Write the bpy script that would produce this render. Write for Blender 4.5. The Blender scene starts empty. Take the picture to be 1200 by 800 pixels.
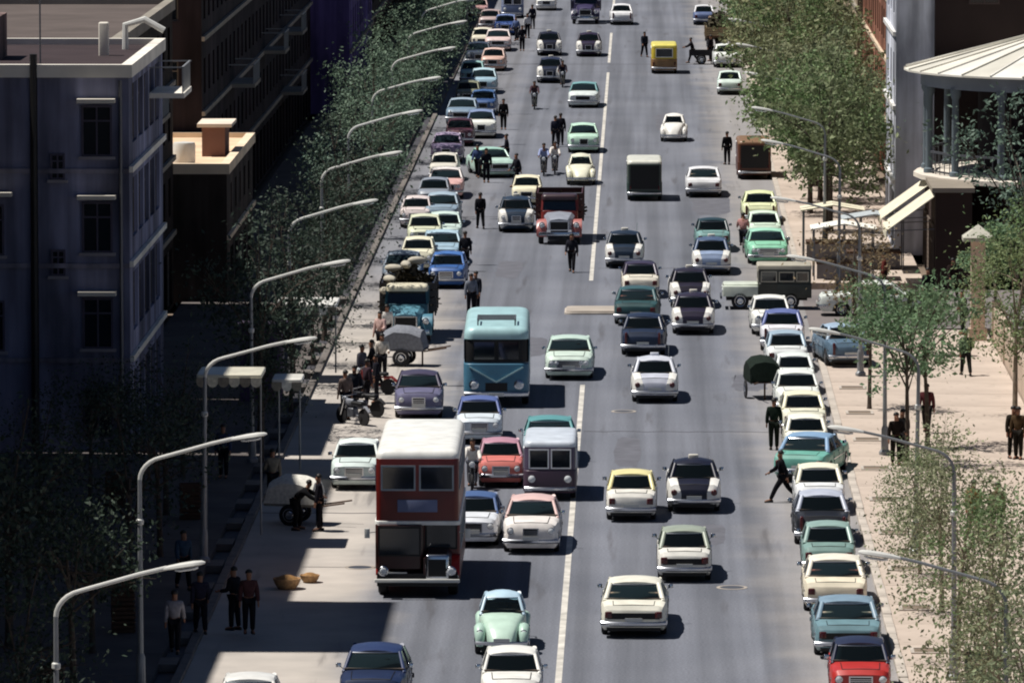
import bpy, bmesh, math, random
from mathutils import Vector, Matrix
R = math.radians
PI = math.pi
S = bpy.context.scene
COL = S.collection
random.seed(7)

# ---------------------------------------------------------------- camera
cam = bpy.data.cameras.new('camera')
cam.sensor_width = 36.0
cam.lens = 237.0
cam.clip_start = 1.0
cam.clip_end = 6000.0
cam_o = bpy.data.objects.new('camera', cam)
COL.objects.link(cam_o)
cam_o.location = (0, 0, 27.0)
cam_o.rotation_euler = (R(90 - 5.7465), 0, R(1.0967))
S.camera = cam_o

# ---------------------------------------------------------------- sky, sun, exposure
SUN_EL, SUN_PHI = 64.0, 5.0            # sun high on the left, a little beyond the street
W = bpy.data.worlds.new('World')
S.world = W
W.use_nodes = True
wn = W.node_tree
sky = wn.nodes.new('ShaderNodeTexSky')
sky.sky_type = 'NISHITA'
sky.sun_disc = False
sky.sun_elevation = R(SUN_EL)
sky.sun_rotation = R(-90 + SUN_PHI)
sky.altitude = 1200
sky.air_density = 0.55
sky.dust_density = 0.3
sky.ozone_density = 1.5
wn.links.new(sky.outputs[0], wn.nodes['Background'].inputs[0])
wn.nodes['Background'].inputs[1].default_value = 0.05
sun = bpy.data.lights.new('sun', 'SUN')
sun.energy = 5.0
sun.angle = R(0.5)
sun.color = (1.0, 0.955, 0.89)
sun_o = bpy.data.objects.new('sun', sun)
COL.objects.link(sun_o)
ce, se = math.cos(R(SUN_EL)), math.sin(R(SUN_EL))
sun_o.rotation_euler = Vector((ce * math.cos(R(SUN_PHI)), -ce * math.sin(R(SUN_PHI)), -se)).to_track_quat('-Z', 'Y').to_euler()
sun_o.location = (-60, 300, 120)
S.view_settings.view_transform = 'Standard'
S.view_settings.look = 'None'
S.view_settings.exposure = 0.13
S.view_settings.gamma = 1.0
S.render.engine = 'CYCLES'
S.cycles.max_bounces = 6
S.cycles.diffuse_bounces = 3
S.cycles.transparent_max_bounces = 8
S.cycles.filter_width = 2.0
try:
    S.cycles.use_denoising = True
    S.cycles.denoiser = 'OPENIMAGEDENOISE'
except Exception:
    pass

# ---------------------------------------------------------------- colours and materials
def lin(c):
    if isinstance(c, str):
        c = c.lstrip('#')
        c = [int(c[i:i + 2], 16) / 255 for i in (0, 2, 4)]
        return tuple(x / 12.92 if x <= 0.04045 else ((x + 0.055) / 1.055) ** 2.4 for x in c) + (1.0,)
    return tuple(c) + (1.0,)

MATS = {}
def mat(name, col=None, rough=0.7, metal=0.0, spec=0.5, coat=0.0, var=0.0, vscale=3.0, bump=0.0, bscale=20.0, objcol=False, island=0.0, trans=0.0, emit=None):
    m = bpy.data.materials.new(name)
    m.use_nodes = True
    nt = m.node_tree
    b = nt.nodes['Principled BSDF']
    b.inputs['Roughness'].default_value = rough
    b.inputs['Metallic'].default_value = metal
    b.inputs['Specular IOR Level'].default_value = spec
    b.inputs['Coat Weight'].default_value = coat
    b.inputs['Coat Roughness'].default_value = 0.22
    if trans:
        b.inputs['Subsurface Weight'].default_value = 0
    src = None
    if objcol:
        oi = nt.nodes.new('ShaderNodeObjectInfo')
        src = oi.outputs['Color']
    else:
        rgb = nt.nodes.new('ShaderNodeRGB')
        rgb.outputs[0].default_value = lin(col)
        src = rgb.outputs[0]
    if var > 0:
        tc = nt.nodes.new('ShaderNodeTexCoord')
        n = nt.nodes.new('ShaderNodeTexNoise')
        n.inputs['Scale'].default_value = vscale
        n.inputs['Detail'].default_value = 6
        nt.links.new(tc.outputs['Object'], n.inputs['Vector'])
        mr = nt.nodes.new('ShaderNodeMapRange')
        mr.inputs[1].default_value = 0.3; mr.inputs[2].default_value = 0.7
        mr.inputs[3].default_value = 1 - var; mr.inputs[4].default_value = 1 + var
        nt.links.new(n.outputs['Fac'], mr.inputs[0])
        mx = nt.nodes.new('ShaderNodeMix'); mx.data_type = 'RGBA'; mx.blend_type = 'MULTIPLY'
        mx.inputs[0].default_value = 1
        nt.links.new(src, mx.inputs[6]); nt.links.new(mr.outputs[0], mx.inputs[7])
        src = mx.outputs[2]
    if island > 0:
        g = nt.nodes.new('ShaderNodeNewGeometry')
        hs = nt.nodes.new('ShaderNodeHueSaturation')
        a = nt.nodes.new('ShaderNodeMapRange')
        a.inputs[3].default_value = 1 - island; a.inputs[4].default_value = 1 + island
        h = nt.nodes.new('ShaderNodeMapRange')
        h.inputs[3].default_value = 0.47; h.inputs[4].default_value = 0.53
        nt.links.new(g.outputs['Random Per Island'], a.inputs[0])
        oi = nt.nodes.new('ShaderNodeObjectInfo')
        nt.links.new(oi.outputs['Random'], h.inputs[0])
        nt.links.new(a.outputs[0], hs.inputs['Value']); nt.links.new(h.outputs[0], hs.inputs['Hue'])
        nt.links.new(src, hs.inputs['Color'])
        src = hs.outputs[0]
    nt.links.new(src, b.inputs['Base Color'])
    if bump > 0:
        tc = nt.nodes.new('ShaderNodeTexCoord')
        n = nt.nodes.new('ShaderNodeTexNoise'); n.inputs['Scale'].default_value = bscale; n.inputs['Detail'].default_value = 4
        bp = nt.nodes.new('ShaderNodeBump'); bp.inputs['Strength'].default_value = bump; bp.inputs['Distance'].default_value = 0.05
        nt.links.new(tc.outputs['Object'], n.inputs['Vector']); nt.links.new(n.outputs['Fac'], bp.inputs['Height'])
        nt.links.new(bp.outputs[0], b.inputs['Normal'])
    if trans:                                        # leaves let light through
        t = nt.nodes.new('ShaderNodeBsdfTranslucent')
        nt.links.new(src, t.inputs['Color'])
        mixs = nt.nodes.new('ShaderNodeMixShader'); mixs.inputs[0].default_value = trans
        nt.links.new(b.outputs[0], mixs.inputs[1]); nt.links.new(t.outputs[0], mixs.inputs[2])
        nt.links.new(mixs.outputs[0], nt.nodes['Material Output'].inputs[0])
    MATS[name] = m
    return m

mat('paint', rough=0.42, coat=0.14, objcol=True, var=0.13, vscale=2.2)
mat('matte', rough=0.8, objcol=True, var=0.12, vscale=2.0)
mat('cloth', rough=0.95, spec=0.15, objcol=True, var=0.2, vscale=9)
mat('glass', '#161e26', rough=0.06, spec=0.7)
mat('chrome', '#c9ccd2', rough=0.18, metal=1.0)
mat('rubber', '#17161a', rough=0.85)
mat('black', '#0d0d10', rough=0.6)
mat('lamp_glass', '#d8dcdf', rough=0.1, coat=0.6)
mat('tail_red', '#4d1012', rough=0.2, coat=0.5)
mat('plate', '#cfd0cc', rough=0.5)
mat('steel', '#6a6c72', rough=0.45, metal=0.6)
mat('pole', '#8d9093', rough=0.5, metal=0.35, var=0.1)
mat('lamp_body', '#cfcfca', rough=0.45, var=0.08)
mat('wood', '#4b3527', rough=0.85, var=0.3, vscale=6)
mat('bark', '#4a4038', rough=0.95, var=0.35, vscale=5, bump=0.4, bscale=12)
mat('bark_pale', '#85796a', rough=0.95, var=0.3, vscale=5, bump=0.3, bscale=12)
mat('leaf', '#71865c', rough=0.6, spec=0.3, island=0.45, trans=0.35)
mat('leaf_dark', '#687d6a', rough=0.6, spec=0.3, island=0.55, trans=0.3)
mat('leaf_olive', '#82896b', rough=0.7, spec=0.2, island=0.4, trans=0.3)
mat('leaf_bright', '#748a68', rough=0.6, spec=0.3, island=0.4, trans=0.4)
mat('leaf_brown', '#7d7456', rough=0.7, spec=0.2, island=0.4, trans=0.25)
mat('leaf_mixed', '#7b7f5e', rough=0.65, spec=0.25, island=0.5, trans=0.3)
mat('leaf_shade', '#39463c', rough=0.65, spec=0.25, island=0.6, trans=0.2)  # leaf green darkened to put shade into the near left trees
mat('skin', '#8a5f48', rough=0.6)
mat('hair', '#15100d', rough=0.6)
mat('concrete', '#a59c92', rough=0.9, var=0.12, vscale=0.8, bump=0.1)
mat('kerb', '#b3aaa0', rough=0.9, var=0.18, vscale=1.5)
mat('kerb_shade', '#6d6763', rough=0.9, var=0.2, vscale=1.5)  # kerb grey darkened in place of shade along the left kerb
mat('line', '#c2beb6', rough=0.75, var=0.3, vscale=1.6)
mat('brush', '#3d3529', rough=0.95, island=0.5)
mat('sack', '#b9b3a4', rough=0.95, var=0.15)
mat('tar', '#3f3e44', rough=0.7, var=0.3)
mat('patch', '#5d5e66', rough=0.85, var=0.18, vscale=1.5)
mat('basket', '#a5825c', rough=0.9, var=0.3, vscale=12)
mat('basket_fill', '#8f6a3c', rough=0.8, var=0.35, vscale=14)
mat('cabin_trim', '#5d534b', rough=0.9, var=0.25, vscale=4)
mat('stucco', rough=0.9, spec=0.2, objcol=True, var=0.16, vscale=0.5, bump=0.1, bscale=8)
mat('canvas', '#d9d3bd', rough=0.9, spec=0.1, var=0.1, vscale=1.0)

# car glass: tinted, half see-through, mirror-like at a glance
def glass_mat():
    m = bpy.data.materials.new('car_glass'); m.use_nodes = True
    nt = m.node_tree; b = nt.nodes['Principled BSDF']
    b.inputs['Base Color'].default_value = (0.02, 0.03, 0.035, 1); b.inputs['Roughness'].default_value = 0.05; b.inputs['Specular IOR Level'].default_value = 0.8
    t = nt.nodes.new('ShaderNodeBsdfTransparent'); t.inputs['Color'].default_value = (0.74, 0.84, 0.86, 1)
    lw = nt.nodes.new('ShaderNodeLayerWeight'); lw.inputs['Blend'].default_value = 0.35
    mr = nt.nodes.new('ShaderNodeMapRange'); mr.inputs[3].default_value = 0.15; mr.inputs[4].default_value = 1.0
    mx = nt.nodes.new('ShaderNodeMixShader')
    nt.links.new(lw.outputs['Fresnel'], mr.inputs[0]); nt.links.new(mr.outputs[0], mx.inputs[0])
    nt.links.new(t.outputs[0], mx.inputs[1]); nt.links.new(b.outputs[0], mx.inputs[2])
    nt.links.new(mx.outputs[0], nt.nodes['Material Output'].inputs[0])
    MATS['car_glass'] = m
glass_mat()
# plaster with rain streaks and soot patches of its own
def weathered_mat():
    m = bpy.data.materials.new('weathered'); m.use_nodes = True
    nt = m.node_tree; b = nt.nodes['Principled BSDF']; N = nt.nodes.new; K_ = nt.links.new
    oi = N('ShaderNodeObjectInfo'); tc = N('ShaderNodeTexCoord')
    def nz(sc, st, lo, hi, det=6):
        mp = N('ShaderNodeMapping'); mp.inputs['Scale'].default_value = st; n = N('ShaderNodeTexNoise'); n.inputs['Scale'].default_value = sc; n.inputs['Detail'].default_value = det
        K_(tc.outputs['Object'], mp.inputs[0]); K_(mp.outputs[0], n.inputs['Vector'])
        r = N('ShaderNodeMapRange'); r.inputs[1].default_value = 0.35; r.inputs[2].default_value = 0.68; r.inputs[3].default_value = lo; r.inputs[4].default_value = hi
        K_(n.outputs['Fac'], r.inputs[0]); return r.outputs[0]
    a = nz(0.45, (1, 1, 0.35), 0.35, 1.25); c = nz(1.6, (1, 1, 0.06), 0.6, 1.2)
    q = N('ShaderNodeMath'); q.operation = 'MULTIPLY'; K_(a, q.inputs[0]); K_(c, q.inputs[1])
    mx = N('ShaderNodeMix'); mx.data_type = 'RGBA'; mx.blend_type = 'MULTIPLY'; mx.inputs[0].default_value = 1
    K_(oi.outputs['Color'], mx.inputs[6]); K_(q.outputs[0], mx.inputs[7]); K_(mx.outputs[2], b.inputs['Base Color'])
    b.inputs['Roughness'].default_value = 0.92; b.inputs['Specular IOR Level'].default_value = 0.15
    MATS['weathered'] = m
weathered_mat()

# road: grey asphalt with wheel tracks, patches and a pale dusty left margin
def road_mat():
    m = bpy.data.materials.new('asphalt'); m.use_nodes = True
    nt = m.node_tree; b = nt.nodes['Principled BSDF']
    N = nt.nodes.new; K = nt.links.new
    tc = N('ShaderNodeTexCoord'); sp = N('ShaderNodeSeparateXYZ'); K(tc.outputs['Object'], sp.inputs[0])
    def noise(scale, det=5, stretch=None):
        n = N('ShaderNodeTexNoise'); n.inputs['Scale'].default_value = scale; n.inputs['Detail'].default_value = det
        if stretch:
            mp = N('ShaderNodeMapping'); mp.inputs['Scale'].default_value = stretch
            K(tc.outputs['Object'], mp.inputs[0]); K(mp.outputs[0], n.inputs['Vector'])
        else:
            K(tc.outputs['Object'], n.inputs['Vector'])
        return n.outputs['Fac']
    def rng(v, a, b_, c, d, smooth=True):
        r = N('ShaderNodeMapRange'); r.interpolation_type = 'SMOOTHSTEP' if smooth else 'LINEAR'
        for i, q in enumerate((a, b_, c, d)): r.inputs[i + 1].default_value = q
        K(v, r.inputs[0]); return r.outputs[0]
    def math_(op, a, b_):
        q = N('ShaderNodeMath'); q.operation = op
        for i, x in enumerate((a, b_)):
            if isinstance(x, (int, float)): q.inputs[i].default_value = x
            else: K(x, q.inputs[i])
        return q.outputs[0]
    base = N('ShaderNodeValToRGB')
    base.color_ramp.elements[0].position = 0.3; base.color_ramp.elements[0].color = (0.124, 0.133, 0.160, 1)
    base.color_ramp.elements[1].position = 0.7; base.color_ramp.elements[1].color = (0.166, 0.175, 0.204, 1)
    K(noise(0.12, 7), base.inputs[0])
    # fine stone
    fine = rng(noise(14, 3), 0.35, 0.65, 0.86, 1.14)
    tracks = rng(noise(1.0, 3, (1.1, 0.012, 1)), 0.3, 0.7, 0.74, 1.2)
    mul = math_('MULTIPLY', fine, tracks)
    mx = N('ShaderNodeMix'); mx.data_type = 'RGBA'; mx.blend_type = 'MULTIPLY'; mx.inputs[0].default_value = 1
    K(base.outputs[0], mx.inputs[6]); K(mul, mx.inputs[7])
    # dust margins
    wob = math_('MULTIPLY', math_('SUBTRACT', noise(0.22, 5), 0.5), 3.0)
    xl = math_('ADD', sp.outputs['X'], wob)
    left = rng(xl, -6.6, -9.0, 0.0, 1.0)
    near = rng(sp.outputs['Y'], 262, 310, 1.0, 0.12)
    left = math_('MULTIPLY', left, near)
    right = math_('MULTIPLY', rng(xl, 3.0, 5.2, 0.0, 0.42), 1.0)
    dust = math_('MAXIMUM', left, right)
    mx2 = N('ShaderNodeMix'); mx2.data_type = 'RGBA'
    K(dust, mx2.inputs[0]); K(mx.outputs[2], mx2.inputs[6])
    dc = N('ShaderNodeValToRGB')
    dc.color_ramp.elements[0].position = 0.3; dc.color_ramp.elements[0].color = (0.37, 0.34, 0.31, 1)
    dc.color_ramp.elements[1].position = 0.72; dc.color_ramp.elements[1].color = (0.50, 0.455, 0.41, 1)
    K(noise(0.5, 6), dc.inputs[0]); K(dc.outputs[0], mx2.inputs[7])
    # oil drips along the lanes, only stains
    oil = rng(noise(0.9, 4, (1.6, 0.1, 1)), 0.6, 0.74, 0.0, 0.5)
    mx3 = N('ShaderNodeMix'); mx3.data_type = 'RGBA'; K(oil, mx3.inputs[0]); K(mx2.outputs[2], mx3.inputs[6]); mx3.inputs[7].default_value = (0.06, 0.056, 0.06, 1)
    K(mx3.outputs[2], b.inputs['Base Color'])
    b.inputs['Roughness'].default_value = 0.85
    b.inputs['Specular IOR Level'].default_value = 0.25
    bp = N('ShaderNodeBump'); bp.inputs['Strength'].default_value = 0.25; bp.inputs['Distance'].default_value = 0.02
    K(noise(25, 2), bp.inputs['Height']); K(bp.outputs[0], b.inputs['Normal'])
    MATS['asphalt'] = m
road_mat()

def dusty(name, c0, c1, scale, stain):
    m = bpy.data.materials.new(name); m.use_nodes = True
    nt = m.node_tree; b = nt.nodes['Principled BSDF']
    tc = nt.nodes.new('ShaderNodeTexCoord')
    n = nt.nodes.new('ShaderNodeTexNoise'); n.inputs['Scale'].default_value = scale; n.inputs['Detail'].default_value = 8
    r = nt.nodes.new('ShaderNodeValToRGB')
    r.color_ramp.elements[0].position = 0.32; r.color_ramp.elements[0].color = lin(c0)
    r.color_ramp.elements[1].position = 0.68; r.color_ramp.elements[1].color = lin(c1)
    nt.links.new(tc.outputs['Object'], n.inputs['Vector']); nt.links.new(n.outputs['Fac'], r.inputs[0])
    n2 = nt.nodes.new('ShaderNodeTexNoise'); n2.inputs['Scale'].default_value = scale * 6; n2.inputs['Detail'].default_value = 4
    nt.links.new(tc.outputs['Object'], n2.inputs['Vector'])
    mr = nt.nodes.new('ShaderNodeMapRange'); mr.inputs[1].default_value = 0.6; mr.inputs[2].default_value = 0.75; mr.inputs[3].default_value = 1; mr.inputs[4].default_value = 1 - stain
    nt.links.new(n2.outputs['Fac'], mr.inputs[0])
    mx = nt.nodes.new('ShaderNodeMix'); mx.data_type = 'RGBA'; mx.blend_type = 'MULTIPLY'; mx.inputs[0].default_value = 1
    nt.links.new(r.outputs[0], mx.inputs[6]); nt.links.new(mr.outputs[0], mx.inputs[7])
    nt.links.new(mx.outputs[2], b.inputs['Base Color'])
    b.inputs['Roughness'].default_value = 0.9; b.inputs['Specular IOR Level'].default_value = 0.2
    MATS[name] = m
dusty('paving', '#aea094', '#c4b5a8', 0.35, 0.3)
dusty('paving_left', '#55504e', '#686260', 0.4, 0.35)  # paving colour darkened to deepen the shade on the left side
dusty('earth', '#6f6257', '#8a7b6c', 0.1, 0.3)
dusty('side_road', '#6e6868', '#7f7876', 0.2, 0.25)

# ---------------------------------------------------------------- mesh builder
class MB:
    def __init__(s): s.v = []; s.f = []
    def add(s, vs, fs):
        n = len(s.v); s.v += [tuple(v) for v in vs]; s.f += [tuple(i + n for i in f) for f in fs]; return s
    def box(s, x0, x1, y0, y1, z0, z1):
        return s.add([(x, y, z) for z in (z0, z1) for y in (y0, y1) for x in (x0, x1)],
                     [(0, 2, 3, 1), (4, 5, 7, 6), (0, 1, 5, 4), (2, 6, 7, 3), (0, 4, 6, 2), (1, 3, 7, 5)])
    def bar(s, p, q, w, h=None, up=(0, 0, 1)):
        p, q = Vector(p), Vector(q); h = h or w
        d = (q - p).normalized(); u = Vector(up)
        if abs(d.dot(u)) > 0.98: u = Vector((0, 1, 0))
        a = d.cross(u).normalized() * w / 2; b = a.cross(d).normalized() * h / 2
        return s.rings([[p - a - b, p + a - b, p + a + b, p - a + b], [q - a - b, q + a - b, q + a + b, q - a + b]])
    def rings(s, rs, cap=True, closed=True):
        n = len(rs[0]); vs = [v for r in rs for v in r]; fs = []
        for i in range(len(rs) - 1):
            for j in range(n if closed else n - 1):
                k = (j + 1) % n
                fs.append((i * n + j, i * n + k, (i + 1) * n + k, (i + 1) * n + j))
        if cap:
            fs.append(tuple(range(n))[::-1]); fs.append(tuple((len(rs) - 1) * n + j for j in range(n)))
        return s.add(vs, fs)
    def tube(s, pts, rad, n=8):
        pts = [Vector(p) for p in pts]; rs = []
        if isinstance(rad, (int, float)): rad = [rad] * len(pts)
        ref = None
        for i, p in enumerate(pts):
            d = (pts[min(i + 1, len(pts) - 1)] - pts[max(i - 1, 0)]).normalized()
            if ref is None:
                ref = Vector((0, 0, 1)) if abs(d.z) < 0.9 else Vector((1, 0, 0))
            a = d.cross(ref).normalized(); b = a.cross(d).normalized(); ref = b
            rs.append([p + (a * math.cos(2 * PI * k / n) + b * math.sin(2 * PI * k / n)) * rad[i] for k in range(n)])
        return s.rings(rs)
    def lathe(s, prof, c, axis='Z', n=16):          # prof: (radius, height along axis)
        rs = []
        for r, h in prof:
            ring = []
            for k in range(n):
                a = 2 * PI * k / n; u, v = r * math.cos(a), r * math.sin(a)
                ring.append({'Z': (c[0] + u, c[1] + v, c[2] + h), 'X': (c[0] + h, c[1] + u, c[2] + v), 'Y': (c[0] + u, c[1] + h, c[2] + v)}[axis])
            rs.append(ring)
        return s.rings(rs)
    def rbox(s, x0, x1, y0, y1, z0, z1, r=0.1, t=0.08, n=4, b=0.0):   # rounded in plan, rounded top
        def ring(z, ins):
            rr = max(r - ins * 0.3, 0.01); out = []
            for cx, cy, a0 in ((x1 - ins - rr, y1 - ins - rr, 0), (x0 + ins + rr, y1 - ins - rr, 90), (x0 + ins + rr, y0 + ins + rr, 180), (x1 - ins - rr, y0 + ins + rr, 270)):
                for k in range(n + 1):
                    a = R(a0 + 90 * k / n); out.append((cx + rr * math.cos(a), cy + rr * math.sin(a), z))
            return out
        rs = []
        if b > 0: rs += [ring(z0, b), ring(z0 + b, 0)]
        else: rs += [ring(z0, 0)]
        for k in range(4):
            a = R(30 * k); rs.append(ring(z1 - t + t * math.sin(a), t * (1 - math.cos(a))))
        return s.rings(rs)
    def frame(s, axis, c, u0, u1, v0, v1, w, d0, d1):  # rectangular ring in the plane axis = c
        for a, b, e, g in ((u0, u1, v0, v0 + w), (u0, u1, v1 - w, v1), (u0, u0 + w, v0 + w, v1 - w), (u1 - w, u1, v0 + w, v1 - w)):
            if axis == 'X': s.box(c + d0, c + d1, a, b, e, g)
            else: s.box(a, b, c + d0, c + d1, e, g)
        return s
    def mesh(s, name, m, smooth=35, recalc=True):
        me = bpy.data.meshes.new(name)
        me.from_pydata(s.v, [], s.f)
        if recalc:
            bm = bmesh.new(); bm.from_mesh(me); bmesh.ops.recalc_face_normals(bm, faces=bm.faces); bm.to_mesh(me); bm.free()
        if smooth:
            me.polygons.foreach_set('use_smooth', [True] * len(me.polygons))
            me.set_sharp_from_angle(angle=R(smooth))
        me.materials.append(MATS[m]); me.update()
        return me

def ob(name, me, parent=None, color=None, loc=None, rot=None, scale=None):
    o = bpy.data.objects.new(name, me); COL.objects.link(o)
    if parent is not None: o.parent = parent
    if color is not None: o.color = lin(color)
    if loc is not None: o.location = loc
    if rot is not None: o.rotation_euler = rot
    if scale is not None: o.scale = (scale,) * 3 if isinstance(scale, (int, float)) else scale
    return o
def tag(o, label=None, cat=None, group=None, kind=None):
    if label: o['label'] = label
    if cat: o['category'] = cat
    if group: o['group'] = group
    if kind: o['kind'] = kind
    return o
def thing(name, label, cat, loc=(0, 0, 0), rz=0.0, group=None):
    o = ob(name, None, loc=loc, rot=(0, 0, rz)); o.empty_display_size = 0.2
    return tag(o, label, cat, group)
def struct(name, mb, m, **k):
    return tag(ob(name, mb.mesh(name, m, smooth=0)), kind='structure')

ORD = ['nearest', 'second', 'third', 'fourth', 'fifth', 'sixth', 'seventh', 'eighth', 'ninth', 'tenth', 'eleventh', 'twelfth', 'thirteenth', 'fourteenth', 'fifteenth',
       'sixteenth', 'seventeenth', 'eighteenth', 'nineteenth', 'twentieth', 'twenty-first', 'twenty-second', 'twenty-third', 'twenty-fourth', 'twenty-fifth', 'twenty-sixth', 'twenty-seventh', 'twenty-eighth']

class Kit:
    """Meshes of one kind of thing, made once; place() makes a thing of its own with its own parts."""
    def __init__(s): s.parts = []
    def add(s, name, mb, m, role=None, sub=None, smooth=35, loc=None):
        me = mb if isinstance(mb, bpy.types.Mesh) else mb.mesh(name, m, smooth)
        s.parts.append((name, me, role, sub, loc)); return len(s.parts) - 1
    def place(s, name, x, y, rz, label, cat, colors=None, group=None, z=0.0, skip=()):
        if y > 330: skip = tuple(skip) + ('trim', 'steering_wheel', 'number_plate', 'bonnet_seam', 'boot_seam', 'door_gap', 'door_handle', 'mirror', 'spokes', 'grille_bars', 'aerial', 'lens', 'side_trim', 'collar', 'base')
        root = thing(name, label, cat, (x, y, z), rz, group); made = []
        for nm, me, role, sub, loc in s.parts:
            if nm in skip: made.append(None); continue
            par = root if sub is None or made[sub] is None else made[sub]
            c = (colors or {}).get(role, random.choice(('#8a7866', '#6e5f55', '#a29684', '#7a4a40')) if role == 'seat' else None) if role else None
            made.append(ob(nm, me, par, c, loc))
        return root

# ================================================================ the setting
struct('ground', MB().box(-2500, 2500, -200, 5200, -0.9, -0.4), 'earth')
struct('road', MB().box(-12.2, 6.9, -60, 1600, -0.39, 0.0), 'asphalt')
struct('side_street', MB().box(6.9, 130, 274, 291, -0.38, -0.004), 'side_road')
for y0, y1 in ((110, 252), (295, 446), (457, 494), (506, 560), (572, 630)):
    struct('lane_marking', MB().box(-2.26, -2.08, y0, y1, 0.001, 0.006), 'line')

def kerb_line(x0, x1, spans, near, km='kerb'):
    for a, b in spans:
        k = tag(ob('kerb', MB().box(x0, x1, max(a, near), b, -0.38, 0.13).mesh('kerb', km, 0) if b > near else None), kind='structure')
        if a >= near: continue
        me = MB().rbox(x0, x1, 0.01, 1.99, -0.38, 0.13, 0.02, 0.02, 1).mesh('kerb_stone', km, 0)
        y = a
        while y < min(b, near) - 0.1:
            ob('kerb_stone', me, k, loc=(random.uniform(-.012, .012), y, random.uniform(-.012, .012))); y += 2
kerb_line(-12.45, -12.2, [(130, 1200)], 240, 'kerb_shade')
kerb_line(6.9, 7.15, [(130, 272), (293, 1200)], 240)

def pavement(x0, x1, y0, y1, m, slabs):
    o = struct('pavement', MB().box(x0, x1, y0, y1, -0.38, 0.10), m)
    if slabs:
        sx, sy, ya, yb = slabs
        nx = max(1, round((x1 - x0) / sx)); w = (x1 - x0) / nx
        me = MB().box(0.012, w - 0.012, 0.012, sy - 0.012, 0.098, 0.122).mesh('paving_slab', m, 0)
        y = ya
        while y < yb - 0.1:
            for i in range(nx):
                ob('paving_slab', me, o, loc=(x0 + i * w, y, random.uniform(-.006, .004)))
            y += sy
pavement(7.15, 14.0, 110, 272, 'paving', (3.1, 4.0, 144, 272))
pavement(7.15, 12.4, 293, 1200, 'paving', None)
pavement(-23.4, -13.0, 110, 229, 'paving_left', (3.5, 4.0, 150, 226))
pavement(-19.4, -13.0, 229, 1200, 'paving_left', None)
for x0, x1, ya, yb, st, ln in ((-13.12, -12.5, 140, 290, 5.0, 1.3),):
    me = MB().box(x0, x1, 0, ln, -0.1, 0.115).mesh('channel_bridge', 'kerb_shade', 0)
    y = ya; k = tag(ob('water_channel', MB().box(x0, x1, 110, 272 if x0 > 0 else 600, -0.399, -0.12).mesh('water_channel', 'tar', 0)), kind='structure')  # tar colour darkens the sunlit channel bed as shade would
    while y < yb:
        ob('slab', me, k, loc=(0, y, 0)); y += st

# low refuge island across the centre line
isl = thing('traffic_island', 'low pale concrete traffic island in the middle of the road behind mint sedan', 'traffic island', (-1.95, 280.6, 0))
ob('slab', MB().rbox(-1.15, 1.15, -1.1, 1.1, 0.0, 0.16, 0.3, 0.04).mesh('slab', 'concrete'), isl)
ob('rim', MB().rbox(-1.22, 1.22, -1.17, 1.17, 0.0, 0.09, 0.33, 0.03).mesh('rim', 'kerb'), isl)

# ---------------------------------------------------------------- buildings
def panel(mb, o, u, n, Wd, Ht, ops, depth=0.22):
    """A wall sheet with real openings: o corner, u along, n outward; ops = (u0,u1,v0,v1)."""
    o, u, n = Vector(o), Vector(u), Vector(n)
    us = sorted({0, Wd, *[a for q in ops for a in q[:2]]}); vs = sorted({0, Ht, *[a for q in ops for a in q[2:]]})
    P = lambda a, b, d=0: o + u * a + Vector((0, 0, b)) - n * d
    for i in range(len(us) - 1):
        for j in range(len(vs) - 1):
            cu, cv = (us[i] + us[i + 1]) / 2, (vs[j] + vs[j + 1]) / 2
            if any(q[0] < cu < q[1] and q[2] < cv < q[3] for q in ops): continue
            mb.add([P(us[i], vs[j]), P(us[i + 1], vs[j]), P(us[i + 1], vs[j + 1]), P(us[i], vs[j + 1])], [(0, 1, 2, 3)])
    for a, b, c, d in ops:
        q = [(a, c), (b, c), (b, d), (a, d)]
        for k in range(4):
            e, g = q[k], q[(k + 1) % 4]
            mb.add([P(*e), P(*g), P(*g, depth), P(*e, depth)], [(0, 1, 2, 3)])

WIN = {}
def window_kit(w, h, shutter=False):
    key = (round(w, 2), round(h, 2), shutter)
    if key not in WIN:
        f = MB().frame('Y', 0, -w / 2, w / 2, 0, h, 0.07, 0.0, 0.08)
        if not shutter:
            f.box(-0.03, 0.03, 0.01, 0.07, 0.07, h - 0.07); f.box(-w / 2 + .07, w / 2 - .07, 0.012, 0.068, h * 0.68, h * 0.68 + 0.06)
        else:
            for k in range(int(h / 0.2)):
                f.box(-w / 2 + .07, w / 2 - .07, 0.035, 0.06, 0.08 + k * 0.2, 0.08 + k * 0.2 + 0.15)
        p = MB().box(-w / 2 + .02, w / 2 - .02, 0.02, 0.035, 0.02, h - 0.02)
        WIN[key] = (f.mesh('window', 'matte', 0), p.mesh('pane', 'glass' if not shutter else 'steel', 0))
    return WIN[key]

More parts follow.
